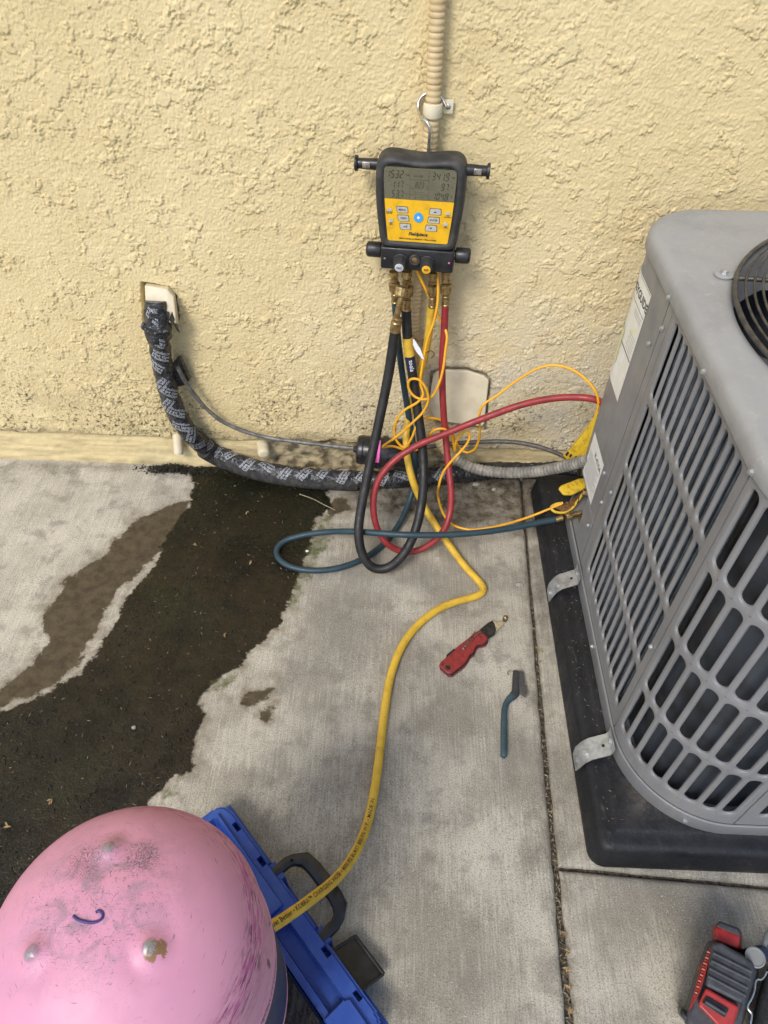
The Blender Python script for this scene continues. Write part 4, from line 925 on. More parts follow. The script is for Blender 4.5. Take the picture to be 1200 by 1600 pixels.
# blue
blu, up = hose('blue_hose', [(-0.0053, -0.056, 0.5018), (0.0018, -0.058, 0.4339), (0.0138, -0.06, 0.3454), (0.0297, -0.064, 0.2501), (0.0442, -0.084, 0.178), (0.0507, -0.108, 0.1337), (0.0504, -0.104, 0.05), (0.0357, -0.1453, 0.022), (0.0095, -0.2029, 0.01), (-0.0274, -0.2559, 0.008), (-0.0784, -0.2964, 0.008), (-0.1348, -0.3168, 0.008), (-0.1926, -0.316, 0.008), (-0.2307, -0.2982, 0.008), (-0.2469, -0.2708, 0.009), (-0.236, -0.245, 0.012), (-0.1955, -0.233, 0.022), (-0.1304, -0.2391, 0.045), (-0.0629, -0.2673, 0.08), (0.0156, -0.285, 0.096), (0.0956, -0.283, 0.096), (0.1764, -0.2719, 0.094), (0.2585, -0.2534, 0.094), (0.3205, -0.2375, 0.098), (0.3573, -0.2302, 0.102)], .0066, MT['blue_hose'], 'dark blue hose looping over the wet concrete to the air conditioner valve')
chain(blu, [(-0.0094, -0.056, 0.5612), (-0.0076, -0.056, 0.5397), (-0.0057, -0.056, 0.5177), (-0.0037, -0.056, 0.4911)], ('port', 'nut', 'ferrule'))
chain(blu, [(0.3516, -0.2323, 0.102), (0.3732, -0.2275, 0.106), (0.3907, -0.223, 0.11), (0.4109, -0.2183, 0.114)], ('ferrule', 'nut', 'port'), .8)
# yellow
yel, yp = hose('yellow_hose', [(0.0642, -0.06, 0.4932), (0.0629, -0.06, 0.4375), (0.0578, -0.058, 0.3768), (0.0472, -0.052, 0.309), (0.0354, -0.056, 0.2441), (0.029, -0.085, 0.2055), (0.0324, -0.118, 0.1666), (0.0454, -0.15, 0.1286), (0.0713, -0.1608, 0.065), (0.101, -0.2025, 0.04), (0.1328, -0.242, 0.018), (0.1653, -0.2912, 0.009), (0.1935, -0.3311, 0.008), (0.2044, -0.351, 0.008), (0.1954, -0.3665, 0.008), (0.164, -0.3795, 0.008), (0.1182, -0.3995, 0.008), (0.0731, -0.4381, 0.008), (0.0375, -0.4899, 0.008), (0.0139, -0.5584, 0.008), (0.0029, -0.6387, 0.008), (-0.0027, -0.7126, 0.008), (-0.0089, -0.7813, 0.009), (-0.0197, -0.848, 0.018), (-0.0378, -0.9033, 0.042), (-0.0609, -0.9465, 0.075), (-0.089, -0.9829, 0.112), (-0.1148, -1.0128, 0.145), (-0.1381, -1.0355, 0.168), (-0.1611, -1.0519, 0.18)], .0078, MT['yellow_hose'], 'long yellow charging hose lying on the concrete from the gauge to the pink cylinder')
chain(yel, [(0.0632, -0.056, 0.5613), (0.0649, -0.058, 0.537), (0.0652, -0.059, 0.514), (0.0658, -0.06, 0.4878)], ('port', 'nut', 'ferrule'))
i0 = int(np.argmin(np.linalg.norm(yp.P-np.array((-0.1301, -1.0275, 0.16)), axis=1))); s0 = yp.s[i0]
own(text_map('hose_lettering', 'ust Better \u2022 KOBRA\u2122 CHARGING HOSE \u2022 4000 PSI BURST 800 PSI W.P. \u2022 MADE IN', on_tube(yp, s0+.008, .0078, -.05, (0, -.1, 1), 0, -1), MT['ink'], None, size=.0088, bold=.004), yel)
# tag tied to the black hose
tv = [(0.0316, -0.09, 0.4412), (0.0354, -0.092, 0.4398), (0.0474, -0.096, 0.4228), (0.056, -0.1, 0.4024), (0.0508, -0.1, 0.4051), (0.039, -0.094, 0.4167), (0.0323, -0.09, 0.4283)]
tg = rings('paper_tag', [[Vector(p) for p in tv], [Vector(p)+Vector((0, .0006, .0006)) for p in tv]], MT['tag_white'], smooth=30)
tag(tg, 'small curled white tag hanging by the black hose yellow band', 'tag')
tw = tube('twist_tie', Path([(0.0353, -0.085, 0.4409), (0.0449, -0.07, 0.4244), (0.0523, -0.065, 0.4259), (0.0521, -0.06, 0.408), (0.0627, -0.06, 0.401), (0.0578, -0.07, 0.397), (0.0678, -0.065, 0.4), (0.0775, -0.06, 0.3896), (0.0719, -0.06, 0.3787)], .003), .0009, MT['rust'], None, 6); tag(tw, 'bit of twisted brown tie wire beside the white tag', 'wire')
# probe leads
wa = Path([(0.0713, -0.055, 0.5635), (0.0746, -0.072, 0.5139), (0.0701, -0.078, 0.4742), (0.0601, -0.084, 0.4384), (0.0539, -0.096, 0.3951), (0.0513, -0.106, 0.3518), (0.0578, -0.112, 0.3266), (0.0483, -0.116, 0.3116), (0.022, -0.116, 0.2892), (0.0058, -0.118, 0.2615), (0.0027, -0.12, 0.2302), (0.0117, -0.124, 0.2075), (0.0256, -0.128, 0.199), (0.0394, -0.128, 0.2246), (0.0474, -0.124, 0.2529), (0.0547, -0.116, 0.2655), (0.0766, -0.1, 0.2586), (0.1021, -0.09, 0.2447), (0.1224, -0.085, 0.2151), (0.1374, -0.088, 0.1857), (0.1517, -0.092, 0.1658), (0.1648, -0.094, 0.1607), (0.1777, -0.096, 0.1705), (0.1843, -0.1, 0.1964), (0.1821, -0.115, 0.2429), (0.1753, -0.12, 0.2874), (0.1805, -0.118, 0.3107), (0.2081, -0.11, 0.3315), (0.2365, -0.105, 0.3588), (0.2796, -0.105, 0.3956), (0.3141, -0.11, 0.4064), (0.354, -0.125, 0.3993), (0.3871, -0.145, 0.3747), (0.3986, -0.15, 0.3482), (0.3999, -0.15, 0.3213), (0.3979, -0.145, 0.2843)], .004)
wb = Path([(0.0315, -0.05, 0.5645), (0.0501, -0.052, 0.5279), (0.0809, -0.052, 0.4671), (0.0967, -0.076, 0.4461), (0.0963, -0.088, 0.4165), (0.0939, -0.1, 0.38), (0.0872, -0.108, 0.3486), (0.0749, -0.112, 0.3226), (0.057, -0.116, 0.3184), (0.0386, -0.112, 0.3242), (0.0274, -0.108, 0.3429), (0.0305, -0.11, 0.3616), (0.0467, -0.114, 0.3652), (0.063, -0.12, 0.3471), (0.0685, -0.122, 0.3187), (0.0586, -0.124, 0.2905), (0.0414, -0.126, 0.268), (0.0238, -0.126, 0.2449), (0.0031, -0.124, 0.2196), (-0.0182, -0.122, 0.1972), (-0.0208, -0.12, 0.1898), (-0.0017, -0.115, 0.19), (0.0376, -0.108, 0.1728), (0.0653, -0.1, 0.1763), (0.0739, -0.1, 0.195), (0.078, -0.104, 0.2166), (0.0903, -0.108, 0.2346), (0.1063, -0.108, 0.2371), (0.1225, -0.106, 0.2221), (0.1318, -0.108, 0.1937), (0.1361, -0.11, 0.1754), (0.1346, -0.116, 0.2044), (0.1392, -0.118, 0.2277), (0.1514, -0.118, 0.2405), (0.1613, -0.12, 0.2339), (0.1587, -0.126, 0.2177), (0.1453, -0.134, 0.199), (0.1279, -0.142, 0.178), (0.1108, -0.15, 0.149), (0.1043, -0.16, 0.1218), (0.1078, -0.14, 0.062), (0.1164, -0.1719, 0.052), (0.1355, -0.2061, 0.05), (0.1697, -0.2234, 0.052), (0.2141, -0.2211, 0.056), (0.2948, -0.2015, 0.07), (0.371, -0.1868, 0.105)], .004)
w1 = thing('probe_lead', tuple(wa.P[0]), 'thin orange yellow lead arching up past the cover plate to the upper clamp', 'cable', 'temperature clamp leads of the gauge'); own(tube('lead_cable', wa, .0027, MT['yellow_wire'], None, 10), w1)
w2 = thing('probe_lead', tuple(wb.P[0]), 'thin orange yellow lead tangled at the hoses then running low to the lower clamp', 'cable', 'temperature clamp leads of the gauge'); own(tube('lead_cable', wb, .0027, MT['yellow_wire'], None, 10), w2)
# yellow pipe clamps
def prism(name, pts, th, axis, mat, parent=None, bev=.0015):
    ax = Vector(axis).normalized()*th; a_ = [Vector(p)-ax*.5 for p in pts]; b_ = [Vector(p)+ax*.5 for p in pts]
    o = rings(name, [a_, b_], mat, parent, smooth=30); m_ = o.modifiers.new('b', 'BEVEL'); m_.width = bev; m_.segments = 2; return o
c1 = thing('pipe_clamp', (0.3842, -0.145, 0.2463), 'grubby yellow pipe clamp probe leaning against the corner of the air conditioner', 'clamp', 'yellow pipe clamp probes')
own(prism('clamp_jaw', [(0.4002, -0.165, 0.3459), (0.4007, -0.15, 0.3181), (0.3826, -0.143, 0.2548), (0.3687, -0.14, 0.2165), (0.3609, -0.14, 0.2018), (0.3685, -0.14, 0.1912), (0.3885, -0.142, 0.1848), (0.3942, -0.142, 0.1961), (0.4053, -0.15, 0.2481), (0.4091, -0.165, 0.2982)], .018, (0, -.8, .6), MT['clamp_yellow']), c1)
for q in [(0.3646, -0.15, 0.2163), (0.3732, -0.15, 0.2131), (0.3833, -0.151, 0.2091)]: own(rbox('slot_mark', q, (.003, .004, .009), .0006, MT['void'], None, (R(-30), R(35), 0)), c1)
own(prism('clamp_jaw', [(0.4084, -0.17, 0.3185), (0.4066, -0.155, 0.2559), (0.3948, -0.15, 0.2124), (0.3913, -0.15, 0.1977), (0.4006, -0.152, 0.1964), (0.4144, -0.162, 0.2451)], .012, (0, -.8, .6), MT['clamp_yellow']), c1)
c2 = thing('pipe_clamp', (0.3937, -0.1713, 0.12), 'open dirty yellow pipe clamp probe just above the blue hose end', 'clamp', 'yellow pipe clamp probes')
own(prism('clamp_jaw', [(0.3588, -0.1725, 0.135), (0.365, -0.1644, 0.137), (0.4056, -0.1488, 0.145), (0.4225, -0.151, 0.148), (0.4211, -0.1705, 0.14), (0.386, -0.1875, 0.132), (0.3688, -0.1864, 0.13)], .012, (-.2, -.6, .8), MT['clamp_yellow'], None, .003), c2)
for k in range(4):
    q = Vector((0.3764, -0.1719, 0.143)).lerp(Vector((0.4038, -0.162, 0.15)), k/3); own(rbox('grip_rib', q+Vector((0, -.002, .003)), (.0018, .012, .003), .0006, MT['clamp_yellow'], None, (R(-25), 0, R(20))), c2)
own(tube('lower_jaw', Path([(0.374, -0.1848, 0.105), (0.3584, -0.1845, 0.1), (0.349, -0.1899, 0.095), (0.3554, -0.1982, 0.092), (0.3743, -0.2011, 0.092), (0.392, -0.1944, 0.098), (0.4055, -0.1803, 0.11), (0.418, -0.1662, 0.12)], .003), .0032, MT['clamp_yellow'], None, 10), c2)
own(tube('spring_coil', Path([(0.3774, -0.1875, 0.1), (0.3826, -0.1814, 0.106), (0.3863, -0.1928, 0.1), (0.3926, -0.1771, 0.108), (0.3939, -0.1924, 0.104), (0.4007, -0.1728, 0.112), (0.4036, -0.1862, 0.108), (0.4098, -0.1685, 0.118)], .003), .0022, MT['rust'], None, 8), c2)
own(prism('web_plate', [(0.3556, -0.1905, 0.096), (0.3749, -0.1857, 0.1), (0.4021, -0.1727, 0.112), (0.4086, -0.1782, 0.11), (0.3932, -0.1963, 0.098), (0.3739, -0.2011, 0.094)], .003, (-.2, -.6, .8), MT['rust'], None, .0005), c2)

# ================================================================== charging scale in blue case
A0 = Vector((-.2530, -.8365, 0)); EU = Vector((.68563, -.72795, 0)); EV = Vector((-.72795, -.68563, 0))
case = thing('scale_case', tuple(A0+EU*.19+EV*.17), 'blue plastic case of a charging scale lying open under the pink cylinder', 'case')
U, V = np.meshgrid(np.arange(-.012, .4041, .002), np.arange(-.016, .3721, .002), indexing='ij')
def rect(u0, u1, v0, v1, r=.004):
    qx = np.abs(U-(u0+u1)/2)-((u1-u0)/2-r); qy = np.abs(V-(v0+v1)/2)-((v1-v0)/2-r)
    return r-np.hypot(np.maximum(qx, 0), np.maximum(qy, 0))-np.minimum(np.maximum(qx, qy), 0)
def put(Z, u0, u1, v0, v1, z, r=.004): return np.where(rect(u0, u1, v0, v1, r) > 0, z, Z)
Z = np.where(rect(-.004, .392, -.008, .362, .022) > 0, .0460, .0)
Z = np.where(rect(-.001, .389, -.004, .358, .020) > 0, .0485, Z)
Z = put(Z, .008, .184, .010, .345, .0545, .006); Z = put(Z, .332, .382, .011, .345, .0545, .006); Z = put(Z, .184, .332, .016, .345, .0510, .002)
Z = put(Z, .014, .092, .018, .060, .026, .003); Z = put(Z, .188, .329, .0175, .050, .024, .003); Z = put(Z, .188, .329, .0175, .039, .014, .003)
Z = put(Z, .024, .366, .050, .335, .012, .006)
for u in (.044, .112, .270, .339): Z = put(Z, u-.0065, u+.0065, -.0035, .0035, .028, .001)
Z = put(Z, .120, .150, -.02, -.005, .040, .001); Z = put(Z, .236, .264, -.02, -.005, .040, .001)
P = np.stack([A0.x+EU.x*U+EV.x*V, A0.y+EU.y*U+EV.y*V, Z+.001], -1)
own(grid_mesh('case_shell', P, MT['case'], None, 30), case)
U, V = np.meshgrid(np.arange(.030, .3601, .0024), np.arange(.0535, .3301, .0024), indexing='ij')
D_ = np.hypot(U-.19, V-.16); Z = .034+.0016*np.sign(np.sin(D_/.0098*2*math.pi))*((np.abs(np.sin(D_/.0098*2*math.pi)) > .3))
Z[0, :] = Z[-1, :] = .013; Z[:, 0] = Z[:, -1] = .013
P = np.stack([A0.x+EU.x*U+EV.x*V, A0.y+EU.y*U+EV.y*V, Z], -1)
own(grid_mesh('scale_platform', P, MT['black_plastic'], None, 30), case)
def uv(u, v, z): return A0+EU*u+EV*v+Vector((0, 0, z))
# folding handle
hp = [uv(.135, .0, .036), uv(.135, -.030, .036), uv(.139, -.040, .036), uv(.150, -.053, .036), uv(.170, -.056, .036), (uv(.192, -.056, .036)), uv(.218, -.056, .036), uv(.235, -.053, .036), uv(.246, -.042, .036), uv(.250, -.030, .036), uv(.250, .0, .036)]
def bar_loop(p, t, w, h, up=Vector((0, 0, 1)), n=12):
    sd_ = t.cross(up).normalized(); L = []
    for k in range(n):
        a = 2*math.pi*(k+.5)/n; c, s_ = math.cos(a), math.sin(a)
        L.append(p+sd_*w*math.copysign(abs(c)**.6, c)+up*h*math.copysign(abs(s_)**.6, s_))
    return L
loops = []
for k in range(len(hp)):
    t = (hp[min(k+1, len(hp)-1)]-hp[max(k-1, 0)]).normalized(); g = .0115 if 3 <= k <= 7 else .0085
    loops.append(bar_loop(hp[k], t, g, g*.82))
own(rings('carry_handle', loops, MT['black_plastic'], None, smooth=40), case)
own(lathe('handle_screw', uv(.139, -.036, .0430), (0, 0, 1), [(0, .0036), (.0008, .0032), (.0008, .0018), (0, .0015)], MT['blade_dark'], None, 12), case)
# open latch flap
lf = [[uv(.272, -.006, .030), uv(.336, -.006, .030), uv(.340, -.048, .014), uv(.276, -.048, .014)], [uv(.272, -.006, .033), uv(.336, -.006, .033), uv(.340, -.048, .017), uv(.276, -.048, .017)]]
lt = own(rings('latch_flap', lf, MT['black_plastic'], None, smooth=30), case)
for (a_, b_) in ((uv(.276, -.047, .018), uv(.340, -.047, .018)), (uv(.272, -.008, .034), uv(.2765, -.047, .018)), (uv(.336, -.008, .034), uv(.3395, -.047, .018))):
    own(tube('latch_rib', Path([a_, b_], .01, raw=True), .0030 if a_.z < .02 else .0022, MT['black_plastic'], None, 8), case)
own(tube('hinge_pin', Path([uv(.268, -.009, .034), uv(.338, -.009, .034)], .01, raw=True), .0032, MT['black_plastic'], None, 10), case)

# ================================================================== pink refrigerant cylinder, standing valve down
TC = Vector((-.222, -1.12, 0)); TR, TZ, TB = .122, .556, .115
tank = thing('refrigerant_cylinder', (TC.x, TC.y, .036), 'scuffed pink refrigerant cylinder standing upside down on the scale', 'cylinder')
prof = []
for k in range(64):
    a = math.pi/2*(k/63)**1.0
    prof.append((TR*math.sin(a)**(2/2.3), TZ-TB+TB*max(0., math.cos(a))**(2/2.3)))
SEAM = .375
for z in np.linspace(TZ-TB-.006, SEAM+.006, 8): prof.append((TR, z))
prof += [(TR+.0006, SEAM+.003), (TR+.0014, SEAM+.0012), (TR+.0014, SEAM-.0012), (TR+.0006, SEAM-.003)]
for z in np.linspace(SEAM-.006, .20, 10): prof.append((TR, z))
for k in range(1, 16):
    a = math.pi/2*k/16; prof.append((TR*math.cos(a)**.9, .20-.085*math.sin(a)))
prof.append((.012, .114))
NT = 200; th = np.arange(NT)*2*math.pi/NT
PR = np.array(prof); RR = PR[:, 0][:, None]*np.ones(NT); ZZ = PR[:, 1][:, None]*np.ones(NT)
XX = RR*np.cos(th); YY = RR*np.sin(th)
DENT = [(-0.2328, -1.0646, 0.5467), (-0.2694, -1.1453, 0.5478), (-0.1771, -1.1393, 0.5496)]
bare = np.zeros_like(XX); rustm = np.zeros_like(XX)
for k, d in enumerate(DENT):
    dx, dy = d[0]-TC.x, d[1]-TC.y; q = np.hypot(XX-dx, YY-dy); top = ZZ > TZ-TB
    ZZ = ZZ+np.where(top, .0058*np.exp(-(q/.0095)**2)-.0012*np.exp(-((q-.017)/.008)**2), 0)
    w = np.exp(-(np.hypot(XX-dx, YY-dy)/(.0060 if k else .0048))**2)*top; bare = np.maximum(bare, w)
    if k == 2: rustm = np.exp(-(np.hypot(XX-dx-.004, YY-dy+.001)/.0095)**2)*top
ZZ = ZZ+np.where(ZZ > TZ-TB+.01, .0010*fbm(XX*28, YY*28, 3, 3)*sstep(.11, .05, RR), 0)
V3 = np.stack([XX+TC.x, YY+TC.y, ZZ], -1); V3 = np.concatenate([V3, V3[:, :1]], 1)
m = Mat('scuffed_pink_paint')
pat = m.attr('pang'); prd = m.attr('prad')
cx = m.t.nodes.new('ShaderNodeCombineXYZ'); m.put(cx.inputs[0], m.math('MULTIPLY', pat, 1.)); m.put(cx.inputs[1], m.math('MULTIPLY', prd, 1.))
def nz(scale, detail, stretch):
    mp = m.t.nodes.new('ShaderNodeMapping'); m.t.links.new(cx.outputs[0], mp.inputs[0]); mp.inputs['Scale'].default_value = stretch
    n = m.t.nodes.new('ShaderNodeTexNoise'); m.t.links.new(mp.outputs[0], n.inputs['Vector']); n.inputs['Scale'].default_value = scale; n.inputs['Detail'].default_value = detail; n.inputs['Roughness'].default_value = .65
    return n.outputs['Fac']
k = m.mix(m.ramp(m.noise(7, 4), .35, .7), (.66, .30, .41), (.60, .27, .39))
smudge = m.math('MULTIPLY', m.attr('smudge'), m.ramp(m.noise(32, 5, .65, None, 1.5), .45, .62))
k = m.mix(m.math('MULTIPLY', smudge, .7), k, (.26, .20, .235))
fine = m.math('MULTIPLY', m.ramp(m.attr('smudge'), .03, .6), m.ramp(m.noise(150, 7, .8, None, 3.5), .55, .63))
k = m.mix(m.math('MULTIPLY', fine, .9), k, (.09, .07, .08))
scr_ = m.math('MULTIPLY', m.ramp(m.attr('smudge'), .05, .5), m.ramp(m.noise(1., 5, .75, (40, 330, 60), 2.), .60, .66)); k = m.mix(m.math('MULTIPLY', scr_, .75), k, (.12, .09, .10))
scr2 = m.math('MULTIPLY', m.ramp(m.attr('smudge'), .05, .5), m.ramp(m.noise(1., 4, .75, (300, 30, 60), 2.5, 2.), .60, .66)); k = m.mix(m.math('MULTIPLY', scr2, .6), k, (.34, .22, .27))
blk_ = m.math('MULTIPLY', m.attr('scrub'), m.ramp(m.noise(190, 5, .8, None, 4.), .46, .56))
k = m.mix(m.math('MULTIPLY', blk_, .85), k, (.06, .05, .055))
arc = m.math('MULTIPLY', m.attr('arcs'), m.ramp(nz(1., 4, (7, 330, 1)), .50, .60)); k = m.mix(m.math('MULTIPLY', arc, .9), k, (.11, .045, .08))
arc2 = m.math('MULTIPLY', m.attr('arcs'), m.ramp(nz(1., 3, (5, 140, 1)), .46, .60)); k = m.mix(m.math('MULTIPLY', arc2, .6), k, (.50, .10, .28))
k = m.mix(m.ramp(m.noise(420, 3, .7), .70, .76, 0, .5), k, (.16, .10, .12))
k = m.mix(m.ramp(nz(1., 4, (4, 300, 1)), .64, .69, 0, .75), k, (.18, .10, .13))
bm_ = m.ramp(m.math('MULTIPLY', m.attr('bare'), m.ramp(m.noise(140, 5, .7), .30, .62, .0, 1.25)), .40, .56)
k = m.mix(m.ramp(m.math('MULTIPLY', m.attr('bare'), 1.), .12, .5, 0, .7), k, (.22, .14, .18))
k = m.mix(m.ramp(m.math('MULTIPLY', m.attr('rusty'), m.ramp(m.noise(110, 5, .7), .35, .6, 0, 1.2)), .35, .6), k, (.27, .15, .07))
k = m.mix(bm_, k, (.34, .34, .33))
band = m.attr('band'); k = m.mix(m.ramp(band, .49, .51), k, (.012, .018, .045))
m.set(Base_Color=k, Metallic=m.math('MULTIPLY', bm_, .6), Roughness=m.ramp(m.noise(12, 4), .35, .7, .42, .56), Specular_IOR_Level=.4)
m.bump(m.noise(45, 4), .12, .002); MT['pink'] = m.m
sh = own(grid_mesh('cylinder_shell', V3, MT['pink'], None, 70), tank)
ext = lambda a: np.concatenate([a, a[:, :1]], 1)
fattr(sh, 'bare', ext(bare)); fattr(sh, 'rusty', ext(rustm))
SM = [(-0.2304, -1.1043, 0.5552)][0]; SC2 = [(-0.2031, -1.0702, 0.548)][0]; SC3 = [(-0.2495, -1.0756, 0.5482)][0]
q = np.hypot(XX+TC.x-SM[0], YY+TC.y-SM[1]); fattr(sh, 'smudge', ext(np.exp(-(q/.055)**2)*(ZZ > TZ-TB)))
fattr(sh, 'scrub', ext(np.clip(np.exp(-(np.hypot((XX+TC.x-SC2[0]), (YY+TC.y-SC2[1]))/.015)**4)+.75*np.exp(-(np.hypot(XX+TC.x-SC3[0], YY+TC.y-SC3[1])/.017)**4), 0, 1)*(ZZ > TZ-TB)))
arcw = 1.5*np.exp(-((RR-.1165)/.006)**2)*(ZZ > TZ-TB-.01)*np.clip(np.cos(th-R(15))*1.6-.4, 0, 1)
arcw = np.maximum(arcw, 1.0*np.exp(-((RR-.110)/.008)**2)*(ZZ > TZ-TB)*np.clip(np.cos(th-R(105))*1.8-.7, 0, 1))
fattr(sh, 'arcs', ext(arcw)); fattr(sh, 'pang', np.concatenate([np.ones((len(PR), 1))*th, np.ones((len(PR), 1))*2*math.pi], 1))
al = np.r_[0, np.cumsum(np.hypot(np.diff(PR[:, 0]), np.diff(PR[:, 1])))]; fattr(sh, 'prad', al[:, None]*np.ones(NT+1))
fattr(sh, 'band', ext(1.*(ZZ < .338)*(ZZ > .2)))
def dome_pt(x, y, d=.0006):
    r = min(math.hypot(x-TC.x, y-TC.y), TR*.999); return Vector((x, y, TZ-TB+TB*(1-(r/TR)**2.3)**(1/2.3)+d))
MK = [dome_pt(p[0], p[1], .0004) for p in [(-0.2439, -1.1193, 0.5549), (-0.2406, -1.1215, 0.5548), (-0.2348, -1.1232, 0.5552), (-0.2277, -1.124, 0.5557), (-0.222, -1.1225, 0.5558), (-0.2197, -1.1196, 0.5557), (-0.2212, -1.1165, 0.5559), (-0.2247, -1.1152, 0.5558), (-0.2263, -1.1166, 0.5559)]]
MT['marker'] = simple('blue_marker', (.05, .03, .16), .5)
own(tube('marker_curl', Path(MK, .002), .0012, MT['marker'], None, 8), tank)
def on_cyl(ang, z): return lambda x, y: TC+Vector(((TR+.0005)*math.cos(ang+x/TR), (TR+.0005)*math.sin(ang+x/TR), z+y))
MT['print_dark'] = simple('worn_print', (.10, .06, .08), .5, 0, (.30, .14, .2), 300, .45, .6)
own(text_map('cylinder_print', 'I', on_cyl(R(-2), .412), MT['print_dark'], None, size=.034, bold=.015), tank)
own(text_map('cylinder_print', 'V', on_cyl(R(14), .405), MT['print_dark'], None, size=.03), tank)
for zz, a_, tx in ((.356, -18, 'CAUTION'), (.362, -40, 'WARNING')): own(text_map('cylinder_print', tx, on_cyl(R(a_), zz), MT['print_dark'], None, size=.012), tank)
colr = own(rings('collar', [[TC+Vector((r*math.cos(a), r*math.sin(a), z)) for a in np.linspace(0, 2*math.pi, 40, endpoint=False)] for r, z in ((.075, .150), (.078, .120), (.078, .040), (.0775, .0365), (.074, .0365), (.074, .12))], MT['pink'], None, cap=(False, False)), tank)
for at_ in ('bare', 'rusty', 'smudge', 'scrub', 'arcs', 'pang', 'prad', 'band'): fattr(colr, at_, np.zeros(240))
own(lathe('valve', TC+Vector((0, 0, .118)), (0, 0, -1), [(0, .012), (.03, .012), (.031, .018), (.05, .018), (.052, .01)], MT['brass'], None, 14), tank)

# ================================================================== utility knife on the slab
def poly_prism(name, pts, z0, z1, mat, e, bev=.0015):
    o = rings(name, [[Vector((x, y, z0)) for x, y in pts], [Vector((x, y, z1)) for x, y in pts]], mat, None, smooth=30)
    if sum(pts[i][0]*pts[(i+1) % len(pts)][1]-pts[(i+1) % len(pts)][0]*pts[i][1] for i in range(len(pts))) < 0: o.data.flip_normals()
    if bev: b_ = o.modifiers.new('b', 'BEVEL'); b_.width = bev; b_.segments = 2
    return own(o, e)
kn = thing('utility_knife', (.16, -.51, 0), 'red folding utility knife with open blade lying on the concrete', 'knife')
HND = [(.1035, -.5440), (.1085, -.5345), (.1165, -.5275), (.1190, -.5215), (.1390, -.5020), (.1600, -.4825), (.1820, -.4620), (.1900, -.4630), (.2000, -.4740), (.2010, -.4810), (.1960, -.4885), (.1900, -.4915), (.1810, -.4940), (.1755, -.5010), (.1725, -.5110), (.1640, -.5180), (.1580, -.5300), (.1520, -.5385), (.1270, -.5605), (.1200, -.5600)]
poly_prism('handle_scale', HND, .0105, .0150, MT['knife_red'], kn)
poly_prism('liner', [(x+.0015, y-.0010) for x, y in HND], .0060, .0104, MT['blade_dark'], kn, .0006)
poly_prism('handle_scale', [(x+.0022, y-.0016) for x, y in HND], .0012, .0059, MT['knife_red'], kn)
poly_prism('cutter_notch', [(.1185, -.5250), (.1215, -.5235), (.1365, -.5085), (.1340, -.5055), (.1190, -.5205)], .0150, .0156, MT['void'], kn, 0)
poly_prism('blade_holder', [(.1840, -.4620), (.1900, -.4540), (.2050, -.4395), (.2150, -.4330), (.2185, -.4420), (.2205, -.4560), (.2170, -.4660), (.2060, -.4740), (.2005, -.4790)], .0060, .0128, MT['blade_dark'], kn)
poly_prism('blade', [(.2140, -.4335), (.2400, -.4345), (.2390, -.4365), (.2185, -.4610)], .0088, .0097, MT['steel'], kn, 0)
for a_ in ((.1770, -.4650), (.1885, -.4650)):
    own(tube('belt_clip', Path([Vector((.1515, -.5065, .0165)), Vector((.1515, -.5065, .0165)).lerp(Vector((*a_, .0175)), .5)+Vector((0, 0, .001)), Vector((*a_, .0162))], .004), .0010, MT['steel'], None, 6), kn)
own(tube('belt_clip', Path([Vector((.1500, -.5050, .0165)), Vector((.1535, -.5085, .0168))], .002), .0012, MT['steel'], None, 6), kn)
for x, y in ((.1845, -.4700), (.1885, -.4760), (.1110, -.5415), (.1180, -.5450), (.1650, -.4820)): own(lathe('rivet', (x, y, .0148), (0, 0, 1), [(0, .0018), (.0006, .0017)], MT['blade_dark'], None, 10), kn)
own(lathe('tail_recess', (.1210, -.5480, .0148), (0, 0, 1), [(0, .0055), (.0004, .0055)], MT['blade_dark'], None, 14), kn)
cb = thing('brass_cap', (.2425, -.4225, 0), 'small round brass valve cap beside the tip of the red knife', 'cap')
own(lathe('cap_dome', (.2425, -.4225, .004), (0, 0, 1), [(0, .0048)]+[(.004+.0046*math.sin(R(a)), .0050*math.cos(R(a))) for a in (0, 25, 50, 70, 85)], MT['brass'], None, 20, smooth=60), cb)
own(lathe('cap_base', (.2425, -.4225, .0005), (0, 0, 1), [(0, .0052), (.0036, .0052), (.0040, .0046)], MT['blade_dark'], None, 18), cb)

# ================================================================== wire brush
br = thing('wire_brush', (.23, -.63, 0), 'small wire brush with teal handle lying on the concrete beside the joint', 'brush')
def flat_bar(name, pts, ws, hs, mat, e, zc):
    P_ = [Vector((x, y, z)) for (x, y), z in zip(pts, zc)]; L = []
    for k in range(len(P_)):
        t = (P_[min(k+1, len(P_)-1)]-P_[max(k-1, 0)]).normalized(); L.append(bar_loop(P_[k], t, ws[k], hs[k], n=14))
    return own(rings(name, L, mat, None, smooth=45), e)
flat_bar('handle', [(.2138, -.7190), (.2143, -.7165), (.2165, -.6900), (.2195, -.6560), (.2222, -.6310), (.2255, -.6180), (.2325, -.6070), (.2425, -.5985)], [.0032, .0056, .0057, .0055, .0052, .0053, .0060, .0070], [.005, .0062, .0062, .006, .006, .006, .006, .006], MT['brush_teal'], br, [.007]*8)
flat_bar('brush_head', [(.2405, -.6000), (.2455, -.5945), (.2480, -.5880), (.2490, -.5780), (.2510, -.5600), (.2525, -.5490), (.2530, -.5465)], [.0070, .0080, .0078, .0072, .0070, .0066, .005], [.006, .0062, .0062, .006, .006, .0055, .004], MT['brush_dark'], br, [.007]*7)
v, f = [], []
